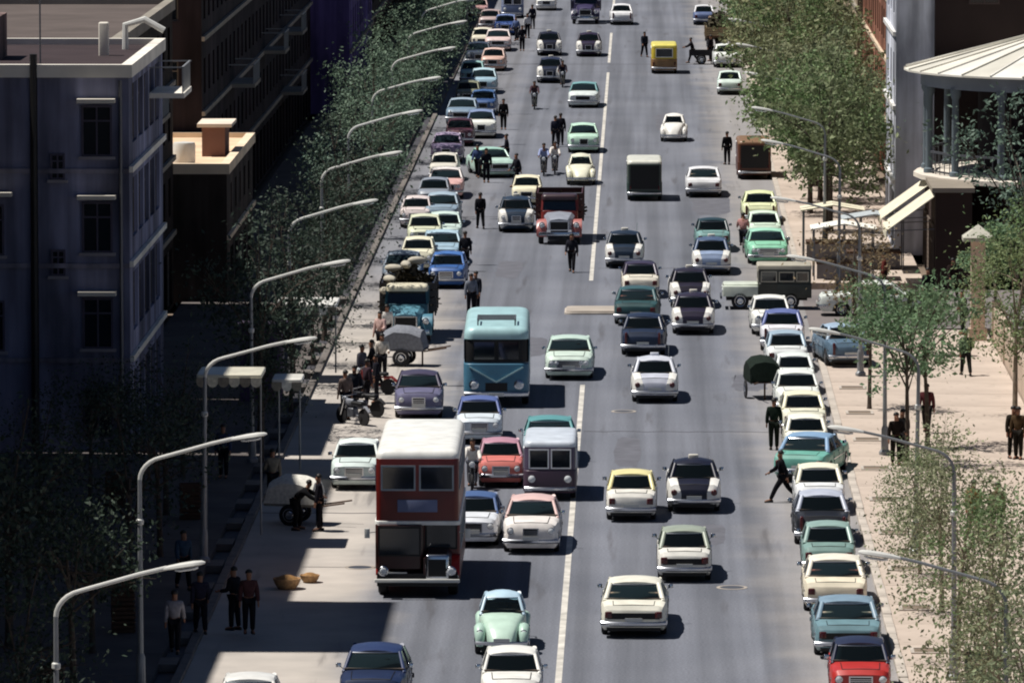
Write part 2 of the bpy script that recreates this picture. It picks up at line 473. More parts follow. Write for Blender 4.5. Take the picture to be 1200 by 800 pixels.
def building(name, label, side, xf, xb, y0, y1, h, color, storeys=4, bay=3.2, wind=(1.3, 1.6), shops=True, camwin=True, trim='#8d877d', frame='#5a544d', roofc='#5c534f', balcony=(), backs=True, wcol=None):
    """side +1: street front faces +X (left row), -1: faces -X (right row)."""
    t = thing(name, label, 'building', (xf, y0, 0))
    D = abs(xb - xf); Ln = y1 - y0; sh = h / storeys
    wall = MB(); wins = []
    def openings(Wd, ground):
        nb = max(1, int(Wd / bay)); m = (Wd - nb * bay) / 2; out = []
        for s_ in range(storeys):
            for b in range(nb):
                c = m + bay * (b + .5)
                if s_ == 0 and ground: out.append((c - bay * .4, c + bay * .4, 0.15, min(sh - .6, 2.9), True))
                elif s_ == 0: continue
                else: out.append((c - wind[0] / 2, c + wind[0] / 2, s_ * sh + 0.8, s_ * sh + 0.8 + min(wind[1], sh - 1.2), False))
        return out
    fo = openings(Ln, shops)
    co = openings(D, False) if camwin else []
    xs = 0.0; xi = -side * D
    if side > 0:
        panel(wall, (0, 0, 0), (0, 1, 0), (1, 0, 0), Ln, h, [q[:4] for q in fo])
    else:
        panel(wall, (0, Ln, 0), (0, -1, 0), (-1, 0, 0), Ln, h, [q[:4] for q in fo])
    xa = min(xs, xi)
    panel(wall, (xa, 0, 0), (1, 0, 0), (0, -1, 0), D, h, [q[:4] for q in co])
    wall.add([(xa, Ln, 0), (xa + D, Ln, 0), (xa + D, Ln, h), (xa, Ln, h)], [(0, 1, 2, 3)])
    wall.add([(xi, 0, 0), (xi, Ln, 0), (xi, Ln, h), (xi, 0, h)], [(0, 1, 2, 3)])
    wm = wall.mesh('wall', 'weathered', 0, recalc=False)
    ob('wall', wm, t, color)
    # core, so that nothing shows through an opening
    ob('core', MB().box(xa + .3, xa + D - .3, .3, Ln - .3, 0, h - .2).mesh('core', 'black', 0), t)
    for q in fo:
        w, hh = q[1] - q[0], q[3] - q[2]; f, p = window_kit(w, hh, q[4])
        c = (q[0] + q[1]) / 2
        if side > 0: loc, rz = (-0.2, c, q[2]), -PI / 2
        else: loc, rz = (0.2, Ln - c, q[2]), PI / 2
        # local +y is outward after the turn
        e = ob('shutter' if q[4] else 'window', f, t, frame, loc, (0, 0, rz)); ob('pane', p, e)
    for q in co:
        w, hh = q[1] - q[0], q[3] - q[2]; f, p = window_kit(w, hh)
        e = ob('window', f, t, frame, (xa + (q[0] + q[1]) / 2, 0.2, q[2]), (0, 0, PI)); ob('pane', p, e)
    r = ob('roof', MB().box(xa + .25, xa + D - .25, .25, Ln - .25, h - .02, h + .12).mesh('roof', 'stucco', 0), t, roofc)
    par = MB()
    for a in ((xa - .12, xa + D + .12, -.12, .26), (xa - .12, xa + D + .12, Ln - .26, Ln + .12), (xa - .12, xa + .26, .26, Ln - .26), (xa + D - .26, xa + D + .12, .26, Ln - .26)):
        par.box(*a, h - .1, h + .34)
    ob('parapet', par.mesh('parapet', 'stucco', 0), t, trim)
    for s_ in range(1, storeys):
        c = MB().box(min(0, side * .14), max(0, side * .14), .0, Ln, s_ * sh - .1, s_ * sh + .1) if True else None
        ob('string_course', c.mesh('string_course', 'stucco', 0), t, trim)
    for by, bz, bl in balcony:
        x1 = side * 1.25; z = bz
        bk = ob('balcony', MB().box(min(side * .01, x1), max(side * .01, x1), by, by + bl, z - .12, z + .06).mesh('balcony', 'stucco', 0), t, trim)
        g = MB()
        for k in range(int(bl / .3) + 1):
            yy = by + .03 + k * (bl - .06) / int(bl / .3); g.box(x1 - side * .06 - .015, x1 - side * .06 + .015, yy - .015, yy + .015, z + .06, z + .95)
        g.box(x1 - side * .06 - .03, x1 - side * .06 + .03, by, by + bl, z + .95, z + 1.0)
        for yy in (by + .02, by + bl - .02): g.box(min(0, x1), max(0, x1), yy - .02, yy + .02, z + .952, z + .998)
        ob('railing', g.mesh('railing', 'pole', 0), bk)
    return t

# left side: tall blocks standing back from the near pavement, just outside the frame; their shadow falls on the road
building('apartment_block', 'tall pale block at the left edge, nearest to the viewer', 1, -23.6, -38, 118, 150.5, 25, '#8d8478', 7)
building('apartment_block', 'tall brown block at the left edge, second from the viewer', 1, -23.6, -38, 150.505, 184.6, 24.4, '#83776c', 7)
building('office_tower', 'narrow tall tower left of the road whose shadow reaches the bus lane', 1, -23.6, -38, 184.605, 194.4, 33.5, '#7d7468', 9)
building('apartment_block', 'tall grey block left of the road before the white walled house', 1, -23.8, -40, 194.405, 229.2, 27.6, '#7f7a77', 7)
A = building('corner_house', 'pale blue walled house with white roof rim and dark drainpipe, upper left', 1, -17.5, -34, 229.8, 246, 13.0, '#898ca6', 4, bay=2.7, wind=(2.1, 2.1), camwin=False, trim='#e2ddd2', roofc='#3c3234',
             balcony=[(9.5, 11.7, 4)])
ob('drainpipe', MB().tube([(-3.25, -.1, 0), (-3.25, -.1, 13.7)], .13).mesh('drainpipe', 'black'), A)
ob('chimney', MB().rbox(-1.75, -1.4, 9, 9.4, 13.1, 14.3, .05, .05).mesh('chimney', 'stucco'), A, '#ded8cc')
ob('antenna', MB().tube([(-3.2, 2, 13), (-3.2, 2, 16)], .03).mesh('antenna', 'steel'), A)
for q in ((-5, 6, 1.2, 3, 1.6), (-12, 3, 2.6, 5, 2.2), (-9, 11, 1.6, 2, 1.3)):
    ob('roof_hut', MB().box(q[0] - q[2], q[0], q[1], q[1] + q[3], 13.05, 13.05 + q[4]).mesh('roof_hut', 'weathered', 0), A, '#7d6a66')
ob('roof_pipe', MB().tube([(-1.1, 13, 13.1), (-1.1, 13, 14.0), (-.4, 13, 14.2), (.3, 13, 13.8)], .12).mesh('roof_pipe', 'lamp_body'), A)
for q in ((-5.6, 8.85, 1.6), (-1.75, 12.05, 1.3), (-1.75, 8.75, 1.3), (-1.75, 5.45, 1.3)):
    ob('window_hood', MB().box(q[0], q[0] + q[2], -.55, -.002, q[1], q[1] + .14).mesh('window_hood', 'stucco', 0), A, '#cfc9bd')
for qx, qz, qw in ((-1.1, 10.2, 1.05), (-1.1, 6.9, 1.05), (-1.1, 3.6, 1.05), (-1.1, .5, 1.05), (-4.9, 6.8, 1.2), (-4.9, 3.5, 1.2), (-2.45, 9.4, .5), (-2.45, 6.1, .5)):
    f, p = window_kit(qw, 1.75 if qw > .6 else .9); w = ob('window', f, A, '#4a4656', (qx, 0.0, qz), (0, 0, PI)); ob('pane', p, w)
    ob('sill', MB().box(-qw / 2 - .1, qw / 2 + .1, 0, .16, -.1, 0).mesh('sill', 'stucco', 0), w, '#8d8a90')
ob('side_pipe', MB().tube([(-.28, -.08, 0), (-.28, -.08, 12.8)], .06).mesh('side_pipe', 'steel'), A)
for qz in (3.2, 6.45, 9.7):
    ob('ledge', MB().box(-16.4, 0, -.1, -.003, qz - .08, qz + .08).mesh('ledge', 'weathered', 0), A, '#8f8d9c')
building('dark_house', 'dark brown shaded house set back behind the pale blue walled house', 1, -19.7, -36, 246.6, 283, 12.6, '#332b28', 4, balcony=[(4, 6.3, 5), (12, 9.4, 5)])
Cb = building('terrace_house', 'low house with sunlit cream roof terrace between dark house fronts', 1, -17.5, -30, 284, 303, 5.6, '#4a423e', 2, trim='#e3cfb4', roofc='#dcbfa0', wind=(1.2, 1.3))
hut = ob('roof_hut', MB().box(-1.5, -.5, 7, 10, 5.7, 7.0).mesh('roof_hut', 'stucco', 0), Cb, '#7a5a50')
ob('hut_roof', MB().box(-1.7, -.2, 6.8, 10.3, 7.0, 7.15).mesh('hut_roof', 'stucco', 0), hut, '#ded0bf')
ob('water_tank', MB().lathe([(.0, 0), (.45, 0), (.48, .1), (.48, .8), (.45, .9), (0, .95)], (-2.0, 3, 5.72)).mesh('water_tank', 'lamp_body'), Cb)
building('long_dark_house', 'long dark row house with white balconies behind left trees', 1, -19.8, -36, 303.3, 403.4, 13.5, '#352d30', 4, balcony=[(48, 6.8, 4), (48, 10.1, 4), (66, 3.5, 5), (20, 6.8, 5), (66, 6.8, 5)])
building('mauve_house', 'mauve walled house standing forward at the top left behind street trees', 1, -17.5, -34, 404, 438, 15, '#7464a0', 4, camwin=False, balcony=[(6, 7.5, 5)])
building('far_shop_row', 'brown shop row at the far left end of the street', 1, -17.8, -34, 439, 520, 11, '#3f3734', 3)
building('far_shop_row', 'grey shop row at the top edge left of the street', 1, -17.6, -34, 521, 620, 12, '#4a4542', 3)

# right side
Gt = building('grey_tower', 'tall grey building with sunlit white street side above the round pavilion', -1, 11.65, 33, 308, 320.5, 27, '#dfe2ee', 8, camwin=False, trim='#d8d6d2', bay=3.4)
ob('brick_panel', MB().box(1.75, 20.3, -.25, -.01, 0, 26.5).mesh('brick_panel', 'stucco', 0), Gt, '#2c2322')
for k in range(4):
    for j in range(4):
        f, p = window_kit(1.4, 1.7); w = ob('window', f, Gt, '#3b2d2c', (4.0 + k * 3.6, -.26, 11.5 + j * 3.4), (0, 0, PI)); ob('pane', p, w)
building('brick_shop_house', 'red brown shop house behind the right trees, next beyond grey tower', -1, 12.9, 30, 321, 392, 9.5, '#a06f5c', 3, trim='#cbb9a2')
building('cream_shop_house', 'cream shop house behind the dense right trees', -1, 12.6, 30, 393, 450, 10.5, '#c0ae96', 3)
building('ochre_shop_house', 'ochre shop house far along the right pavement', -1, 12.8, 30, 451, 530, 9, '#a78c6c', 3)
building('far_right_house', 'pale house at the far right end of the street', -1, 12.8, 30, 531, 620, 11, '#b3a594', 3)

# corner pavilion with a ribbed conical roof over an open gallery
PX, PY = 19.6, 300.0
pv = thing('corner_pavilion', 'round corner pavilion with ribbed white conical roof over dark columned gallery', 'pavilion', (PX, PY, 0))
NS = 24
def circ(r, z, n=NS, a0=0.0): return [(r * math.cos(2 * PI * k / n + a0), r * math.sin(2 * PI * k / n + a0), z) for k in range(n)]
ob('ground_wall', MB().rings([circ(6.3, 0), circ(6.3, 4.1)]).mesh('ground_wall', 'stucco'), pv, '#33241f')  # brown darkened to paint shade on this sunlit wall
ob('gallery_floor', MB().rings([circ(7.3, 4.22), circ(7.45, 4.25), circ(7.45, 4.45), circ(7.3, 4.5)]).mesh('gallery_floor', 'stucco'), pv, '#cfc6ba')
ob('inner_wall', MB().rings([circ(4.6, 4.5), circ(4.6, 8.7)]).mesh('inner_wall', 'stucco'), pv, '#241d20')  # near-black colour stands for the shade inside the gallery
ob('eave_beam', MB().rings([circ(6.9, 8.35), circ(7.15, 8.35), circ(7.15, 8.95), circ(6.9, 8.95)], cap=False).mesh('eave_beam', 'stucco'), pv, '#7d8590')
ob('soffit', MB().rings([circ(7.1, 8.9), circ(7.1, 8.97)]).mesh('soffit', 'stucco'), pv, '#4b4a50')
colm = MB().lathe([(.2, 0), (.24, .02), (.24, .18), (.16, .24), (.15, 3.4), (.24, 3.6), (.24, 3.85)], (0, 0, 0), n=12).mesh('column', 'stucco')
for k in range(16):
    a = 2 * PI * (k + .5) / 16
    ob('column', colm, pv, '#6a757c', (6.95 * math.cos(a), 6.95 * math.sin(a), 4.5))
rail = MB()
for zz, rr in ((4.62, .03), (5.45, .05)):
    rail.rings([circ(6.92 - rr, zz - rr), circ(6.92 + rr, zz - rr), circ(6.92 + rr, zz + rr), circ(6.92 - rr, zz + rr), circ(6.92 - rr, zz - rr)], cap=False)
for k in range(96):
    a = 2 * PI * k / 96; x, y = 6.92 * math.cos(a), 6.92 * math.sin(a); rail.box(x - .02, x + .02, y - .02, y + .02, 4.5, 5.42)
ob('railing', rail.mesh('railing', 'steel', 0), pv)
for k in range(32):                                  # each roof sheet its own wedge, edges lapped
    a0, a1 = 2 * PI * k / 32, 2 * PI * (k + 1) / 32
    m_ = MB()
    def pt(r, z, a): return (r * math.cos(a), r * math.sin(a), z)
    e = .10
    m_.add([pt(7.9, 8.98, a0), pt(7.9, 8.98, a1), pt(.25, 11.0, a1), pt(.25, 11.0, a0), pt(7.9, 9.06, a0), pt(7.9, 9.06, a1), pt(.25, 11.08, a1), pt(.25, 11.08, a0)],
           [(0, 3, 2, 1), (4, 5, 6, 7), (0, 1, 5, 4), (1, 2, 6, 5), (2, 3, 7, 6), (3, 0, 4, 7)])
    m_.bar(pt(7.9, 9.09, a0), pt(.3, 11.1, a0), .06, .07)
    ob('roof_sheet', m_.mesh('roof_sheet', 'stucco', 0), pv, random.choice(['#d6d2c6', '#cfcbc0', '#dcd9d0', '#c4c1b6']))
ob('roof_cap', MB().lathe([(.6, 0), (.5, .3), (.15, .5), (.05, 1.4), (0, 1.45)], (0, 0, 10.95)).mesh('roof_cap', 'stucco'), pv, '#c9c2b0')
for k in range(10):
    a = 2 * PI * (k + .5) / 10
    f, p = window_kit(1.8, 2.6, True); w = ob('shutter', f, pv, '#4b4038', (6.36 * math.cos(a), 6.36 * math.sin(a), .2), (0, 0, a - PI / 2)); ob('pane', p, w)

# canvas awnings on the street side of a shop below the pavilion
shop = thing('corner_shop', 'low cream shop with two sloping canvas awnings beside the round pavilion', 'shop', (12.75, 291.2, 0))
ob('wall', MB().box(0, 1.6, 0, 11, 0, 4.2).mesh('wall', 'stucco', 0), shop, '#3b2f2b')
ob('roof', MB().box(-.15, 1.7, -.15, 11.15, 4.2, 4.4).mesh('roof', 'stucco', 0), shop, '#8d8478')
for y0, x1 in ((0.1, -2.1), (6.4, -2.1)):
    a = MB(); n = 10
    for k in range(n):
        ya, yb = y0 + k * 4.2 / n, y0 + (k + 1) * 4.2 / n - .02
        a.add([(-.02, ya, 4.0), (-.02, yb, 4.0), (x1, yb, 2.5), (x1, ya, 2.5), (-.02, ya, 4.04), (-.02, yb, 4.04), (x1, yb, 2.54), (x1, ya, 2.54)], [(0, 1, 2, 3), (7, 6, 5, 4), (0, 4, 5, 1), (1, 5, 6, 2), (2, 6, 7, 3), (3, 7, 4, 0)])
        a.box(x1 - .015, x1 + .015, ya, yb, 2.15, 2.5)
    w = ob('awning', a.mesh('awning', 'canvas', 0), shop)
    g = MB()
    for yy in (y0 + .05, y0 + 4.15): g.tube([(-.02, yy, 2.6), (x1 + .05, yy, 2.5)], .025, 6)
    ob('awning_arm', g.mesh('awning_arm', 'steel'), w)
for k in range(3):
    f, p = window_kit(2.6, 2.4, k == 1); w = ob('shop_window', f, shop, '#5d5148', (-.02, 1.8 + k * 3.6, .3), (0, 0, PI / 2)); ob('pane', p, w)

# gate pillar with cap and its garden wall on the right
gp = thing('gate_pillar', 'tall cream gate pillar with wide pyramid cap at the right edge', 'pillar', (13.45, 268, 0.1))
ob('shaft', MB().box(-.28, .28, -.28, .28, 0, 4.0).mesh('shaft', 'stucco', 0), gp, '#cdb8a6')
ob('base', MB().box(-.36, .36, -.36, .36, 0, .5).mesh('base', 'stucco', 0), gp, '#b9a595')
ob('cap', MB().add([(-.62, -.62, 4.0), (.62, -.62, 4.0), (.62, .62, 4.0), (-.62, .62, 4.0), (-.62, -.62, 4.15), (.62, -.62, 4.15), (.62, .62, 4.15), (-.62, .62, 4.15), (0, 0, 4.65)],
   [(0, 3, 2, 1), (0, 1, 5, 4), (1, 2, 6, 5), (2, 3, 7, 6), (3, 0, 4, 7), (4, 5, 8), (5, 6, 8), (6, 7, 8), (7, 4, 8)]).mesh('cap', 'stucco', 0), gp, '#b6b3a6')
gw = thing('garden_wall', 'low buff garden wall along the right pavement', 'wall', (14.05, 120, 0))
for k in range(18):
    ob('wall_bay', MB().box(0, .25, .02, 7.9, 0, 1.5).mesh('wall_bay', 'stucco', 0), gw, '#b8a696', (0, k * 8.2, 0))
    ob('pier', MB().box(-.06, .31, 7.9, 8.22, 0, 1.75).mesh('pier', 'stucco', 0), gw, '#c4b4a4', (0, k * 8.2, 0))

# worn road details: tar seams, repair patches, manhole covers
for x0, x1, y, w in ((-12.1, -2.3, 329, .22), (-2.0, 6.8, 236.5, .12), (-9.5, 5.5, 455, .3), (-12.1, -3.2, 213.4, .14), (-1.9, 6.8, 301, .15)):
    pts = [(x0 + (x1 - x0) * k / 24, y + random.uniform(-.12, .12)) for k in range(25)]
    m_ = MB()
    for (a, b), (c, d) in zip(pts, pts[1:]): m_.add([(a, b, .004), (c, d, .004), (c, d + w, .004), (a, b + w, .004)], [(0, 1, 2, 3)])
    struct('tar_seam', m_, 'tar')
for k, (x, y, w, l) in enumerate(((1.6, 206, 1.1, 5), (3.4, 250, 1.4, 6), (-.9, 226, .9, 9), (-5.2, 262, 1.5, 8), (2.5, 330, 2.0, 14), (-6.5, 296, 1.2, 9), (-4.4, 186, 1.0, 4), (.8, 390, 1.6, 16))):
    cx, cy = x + w / 2, y + l / 2; q = [(cx + w / 2 * (abs(math.cos(t)) ** .5 * (1 if math.cos(t) > 0 else -1)) * random.uniform(.8, 1.1), cy + l / 2 * (abs(math.sin(t)) ** .5 * (1 if math.sin(t) > 0 else -1)) * random.uniform(.85, 1.1), .003) for t in [2 * PI * j / 22 for j in range(22)]]
    struct('road_patch', MB().add(q, [tuple(range(22))]), 'patch')
for k, (x, y, lb) in enumerate(((2.7, 196.3, 'round iron manhole cover in the empty right lane near the parked cars'), (-.6, 243, 'round iron manhole cover beside the centre line before the silver roofed taxi'), (-8.4, 200.5, 'round iron manhole cover in the bright left margin beside the double decker'))):
    t = thing('manhole_cover', lb, 'manhole', (x, y, 0.0))
    ob('rim', MB().lathe([(.46, .002), (.46, .012), (.36, .012), (.36, .004)], (0, 0, 0), n=20).mesh('rim', 'concrete'), t)
    ob('lid', MB().lathe([(.355, .002), (.355, .01), (.2, .012), (.005, .012)], (0, 0, 0), n=20).mesh('lid', 'steel'), t)

# pale tree pits let into the right pavement beside the kerb
pit = MB().frame('Y', 0, -.5, .5, -.5, .5, .1, 0, .03)
pm = MB(); pm.v = [(x, z, y) for x, y, z in pit.v]; pm.f = pit.f
pm = pm.mesh('pit_edging', 'kerb', 0); ps = MB().box(-.4, .4, -.4, .4, 0, .012).mesh('soil', 'earth', 0)
for i in range(12):
    t = thing('tree_pit', 'square pale edged tree pit by the right kerb, %s from the viewer' % ORD[i], 'tree pit', (7.9, 166 + i * 8.4, .124), group='tree pits by the right kerb')
    ob('edging', pm, t); ob('soil', ps, t)

# ================================================================ street lamps
def lamp_kit(arm=.055, am='lamp_body'):
    k = Kit()
    k.add('pole', MB().tube([(0, 0, 0), (0, 0, 2.5), (0, 0, 5.6)], [.085, .07, .055], 10), 'pole')
    k.add('base', MB().lathe([(.2, 0), (.2, .12), (.13, .2), (.12, .9), (.09, 1.0)], (0, 0, 0), n=10), 'pole')
    k.add('collar', MB().lathe([(.075, 0), (.1, .03), (.1, .13), (.075, .16)], (0, 0, 4.4), n=10), 'lamp_body')
    pts = [(0, 0, 5.58)]
    for i in range(1, 7):
        a = R(i * 12.5); pts.append((.75 * (1 - math.cos(a)), 0, 5.58 + .62 * math.sin(a)))
    pts += [(1.2, 0, 6.36), (1.9, 0, 6.56), (2.5, 0, 6.70)]
    k.add('arm', MB().tube(pts, [arm] * 5 + [arm * .92] * 5, 8), am)
    h = MB()
    rs = []
    for x, w, t in ((2.4, .05, .05), (2.55, .09, .075), (2.8, .14, .09), (3.1, .15, .09), (3.28, .11, .07), (3.36, .04, .03)):
        z = 6.66 + (x - 2.4) * .16
        rs.append([(x, w * math.cos(a), z + t * math.sin(a) * (1 if math.sin(a) > 0 else .45)) for a in [2 * PI * q / 10 for q in range(10)]])
    h.rings(rs); hd = k.add('lamp_head', h, 'lamp_body')
    g = MB(); rs = []
    for x, w, z in ((2.68, .08, 6.665), (2.8, .11, 6.655), (3.1, .11, 6.70), (3.2, .07, 6.735)):
        rs.append([(x, w * math.cos(a), z - .05 * abs(math.sin(a))) for a in [2 * PI * q / 8 for q in range(8)]])
    k.add('diffuser', g.rings(rs), 'lamp_glass', sub=hd)
    return k
LK = lamp_kit()
LK2 = lamp_kit(.04, 'pole')
for i in range(17):
    LK.place('street_lamp', -13.12, 149.8 + 25.5 * i, 0, 'grey street lamp with long curved arm on left kerb, %s from the viewer' % ORD[i], 'street lamp', group='street lamps along the left kerb', z=0.1).rotation_euler = (random.uniform(-.012, .012), random.uniform(-.014, .014), random.uniform(-.06, .06))
for i in range(15):
    LK2.place('street_lamp', 8.35, 152 + 25.6 * i + (4 if i == 5 else 0), PI, 'pale street lamp reaching over parked cars on right pavement, %s from the viewer' % ORD[i], 'street lamp', group='street lamps along the right pavement', z=0.1).rotation_euler = (random.uniform(-.012, .012), random.uniform(-.014, .014), PI + random.uniform(-.07, .07))

# ================================================================ trees
def tree_kit(seed, h, cr, z0, nleaf, leaf, lm, bm_, clumps=26, trunk_r=.14, spread=.55, tight=.34, flat=.8):
    rnd = random.Random(seed); k = Kit()
    tk = MB(); lean = (rnd.uniform(-.3, .3), rnd.uniform(-.3, .3))
    tp = lambda t: Vector((lean[0] * t * t, lean[1] * t * t, t * (z0 + (h - z0) * .45)))
    tk.tube([tp(t) for t in (0, .06, .2, .45, .7, 1)], [trunk_r * q for q in (1.35, 1.05, .95, .85, .65, .35)], 8)
    cs = []
    cz = (z0 + h) / 2; hz = (h - z0) / 2
    for i in range(clumps):
        while True:
            p = Vector((rnd.uniform(-1, 1), rnd.uniform(-1, 1), rnd.uniform(-1, 1)))
            if .25 < p.length < 1: break
        p = p * (1 + rnd.uniform(-.1, .22))
        cs.append(Vector((p.x * cr, p.y * cr, cz + p.z * hz)))
    for c in cs[:max(8, clumps // 2)]:
        a = tp(rnd.uniform(.55, .98)); mid = a.lerp(c, .5) + Vector((0, 0, rnd.uniform(0, .4)))
        tk.tube([a, mid, c], [trunk_r * .36, trunk_r * .22, trunk_r * .08], 5)
        for _ in range(2):
            e = c + Vector((rnd.gauss(0, .4), rnd.gauss(0, .4), rnd.gauss(.1, .35)))
            tk.tube([mid.lerp(c, .4), e], [trunk_r * .14, trunk_r * .05], 4)
    k.add('trunk', tk, bm_)
    vs, fs = [], []
    cw = [rnd.uniform(.45, 1.3) for _ in cs]
    for i in range(nleaf):
        j = rnd.choices(range(len(cs)), cw)[0]; c = cs[j]; sp = cr * tight * cw[j]
        p = c + Vector((rnd.gauss(0, sp * .62), rnd.gauss(0, sp * .62), rnd.gauss(0, sp * .62 * flat)))
        if p.z < z0 * .75: continue
        n = Vector((rnd.gauss(0, 1), rnd.gauss(0, 1), rnd.gauss(.6, 1))).normalized()
        u = n.orthogonal().normalized(); u.rotate(Matrix.Rotation(rnd.uniform(0, 6.28), 3, n)); v = n.cross(u)
        s = leaf * rnd.uniform(.55, 1.3); b = len(vs)
        vs += [p - u * s, p - v * s * .45, p + u * s, p + v * s * .5 + n * s * .2]
        fs.append((b, b + 1, b + 2, b + 3))
    mb = MB(); mb.v = [tuple(v) for v in vs]; mb.f = fs
    k.add('crown', mb.mesh('crown', lm, 0, recalc=False), lm)
    return k
T_dense = [tree_kit(10 + i, 8.6 + i * .6, 3.0 + .15 * i, 2.6, 5200, .15, ['leaf', 'leaf_olive', 'leaf', 'leaf_mixed'][i], 'bark', 46, tight=.26) for i in range(4)]
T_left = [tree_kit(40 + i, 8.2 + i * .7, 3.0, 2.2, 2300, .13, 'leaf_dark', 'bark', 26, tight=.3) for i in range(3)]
T_bare = [tree_kit(60 + i, 6.8 + i, 2.5, 2.4, 1500, .11, 'leaf_shade', 'bark', 26, tight=.36) for i in range(3)]
T_kerb = [tree_kit(50 + i, 8.0 + i * .6, 2.9, 2.2, 2100, .12, 'leaf_shade', 'bark', 30, tight=.3) for i in range(2)]
T_sparse = [tree_kit(80 + i, 5.6 + .4 * i, 1.75, 1.5, 4300, .066, ['leaf_olive', 'leaf', 'leaf_olive'][i], 'bark_pale', 26, .085, tight=.42) for i in range(3)]
T_young = [tree_kit(100 + i, 6.4 - i, 1.75 - .2 * i, 2.2, 1700, .1, 'leaf_bright', 'bark', 22, .09, tight=.34) for i in range(2)]
T_brown = [tree_kit(120, 4.7, 1.7, 1.6, 1300, .09, 'leaf_brown', 'bark', 22, .09, tight=.42)]
T_bush = [tree_kit(130, 4.6, 1.2, 1.6, 2600, .12, 'leaf_bright', 'bark', 16, .07)]

def plant(kits, x, y, label, name='street_tree', sc=1.0, group=None, i=0, z=0.08):
    t = kits[i % len(kits)].place(name, x, y, random.uniform(0, 6.28), label, 'tree', group=group, z=z)
    t.scale = (sc * random.uniform(.95, 1.05),) * 2 + (sc * random.uniform(.95, 1.06),)
    return t
# right pavement, near: sparse olive trees between lamps and kerb
for i, (x, y, k, sc) in enumerate([(8.9, 150, 2, 1.1), (8.7, 161, 0, 1.0), (9.0, 171.5, 1, 1.0), (8.6, 181, 2, .98), (8.6, 190.5, 0, .92), (8.3, 198.5, 1, .62)]):
    plant(T_sparse, x, y, 'sparse olive leaved street tree beside the parked cars, %s from the viewer' % ORD[i], i=k, sc=sc, group='sparse trees on the near right pavement')
plant(T_young, 9.0, 226, 'bright green young tree with thick foliage on right pavement near parked white cars', i=0, sc=.95)
plant(T_young, 9.9, 231, 'smaller bright green tree standing behind the young bright tree on right pavement', i=1)
plant(T_young, 8.3, 243, 'thin green tree leaning over the slate blue parked car', i=1, sc=.85)
plant(T_brown, 8.6, 268, 'brownish thin leaved tree at the corner of the side street')
plant(T_sparse, 13.4, 240, 'tall thin tree with pale stem at the right edge', i=1, sc=1.15)
plant(T_sparse, 14.6, 254, 'thin green tree behind gate pillar at the right edge', i=1, sc=1.2)
plant(T_bush, 14.6, 276.5, 'bright green bushy tree in front of the round pavilion', name='bushy_tree', sc=1.0)
plant(T_left, 16.2, 283, 'tall dark leaved tree beside the pavilion at the right edge', i=1, sc=.95)
plant(T_bush, 11.2, 262, 'dark green bush tree beside cream gate pillar', name='bushy_tree', sc=.7)
# right, far: dense row
for i in range(22):
    plant(T_dense, 8.6 + random.uniform(-.4, .5), 311 + 9.3 * i + random.uniform(-1.2, 1.2), 'dense green street tree in the long right row, %s from the pavilion' % (ORD[i] if i else 'first'), i=random.randint(0, 3), sc=random.uniform(.88, 1.1), group='dense trees along the right pavement')
# left: shaded thin trees near, fuller ones further on
for i in range(8):
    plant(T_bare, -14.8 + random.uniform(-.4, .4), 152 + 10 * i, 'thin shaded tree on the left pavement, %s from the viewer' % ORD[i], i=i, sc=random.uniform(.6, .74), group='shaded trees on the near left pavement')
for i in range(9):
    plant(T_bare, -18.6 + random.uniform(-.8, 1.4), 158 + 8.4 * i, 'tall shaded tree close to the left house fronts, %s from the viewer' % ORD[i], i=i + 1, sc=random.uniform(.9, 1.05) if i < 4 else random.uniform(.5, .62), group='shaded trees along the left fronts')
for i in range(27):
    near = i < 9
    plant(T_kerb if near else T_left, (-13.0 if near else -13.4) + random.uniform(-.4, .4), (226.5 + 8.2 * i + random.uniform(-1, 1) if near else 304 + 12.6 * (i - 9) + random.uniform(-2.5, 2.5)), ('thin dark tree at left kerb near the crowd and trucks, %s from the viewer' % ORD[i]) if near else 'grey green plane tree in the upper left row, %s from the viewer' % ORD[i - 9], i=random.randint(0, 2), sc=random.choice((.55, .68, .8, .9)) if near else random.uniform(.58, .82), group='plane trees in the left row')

# ================================================================ vehicles (local +Y is forward)
def interp(pts, x):
    if x <= pts[0][0]: return pts[0][1]
    for (a, b), (c, d) in zip(pts, pts[1:]):
        if x <= c:
            t = (x - a) / (c - a); return b + (d - b) * t
    return pts[-1][1]

WHEELS = {}
def wheel_meshes(r, w, white=False):
    k = (r, w)
    if k not in WHEELS:
        t = MB().lathe([(r * .62, -w / 2), (r * .9, -w / 2), (r, -w * .32), (r, w * .32), (r * .9, w / 2), (r * .62, w / 2)], (0, 0, 0), 'X', 18)
        h = MB().lathe([(0.02, -w / 2 - .012), (r * .3, -w / 2 - .02), (r * .42, -w / 2 + .01), (r * .63, -w / 2 - .004), (r * .64, w / 2 + .004), (r * .42, w / 2 - .01), (r * .3, w / 2 + .02), (0.02, w / 2 + .012)], (0, 0, 0), 'X', 14)
        WHEELS[k] = (t.mesh('wheel', 'rubber'), h.mesh('rim', 'chrome'))
    return WHEELS[k]
def add_wheels(k, hw, ys, r=.32, w=.17):
    t, h = wheel_meshes(r, w)
    for y in ys:
        for s in (-1, 1):
            i = k.add('wheel', t, None, loc=(s * (hw - w / 2 - .03), y, r)); k.add('rim', h, None, sub=i)

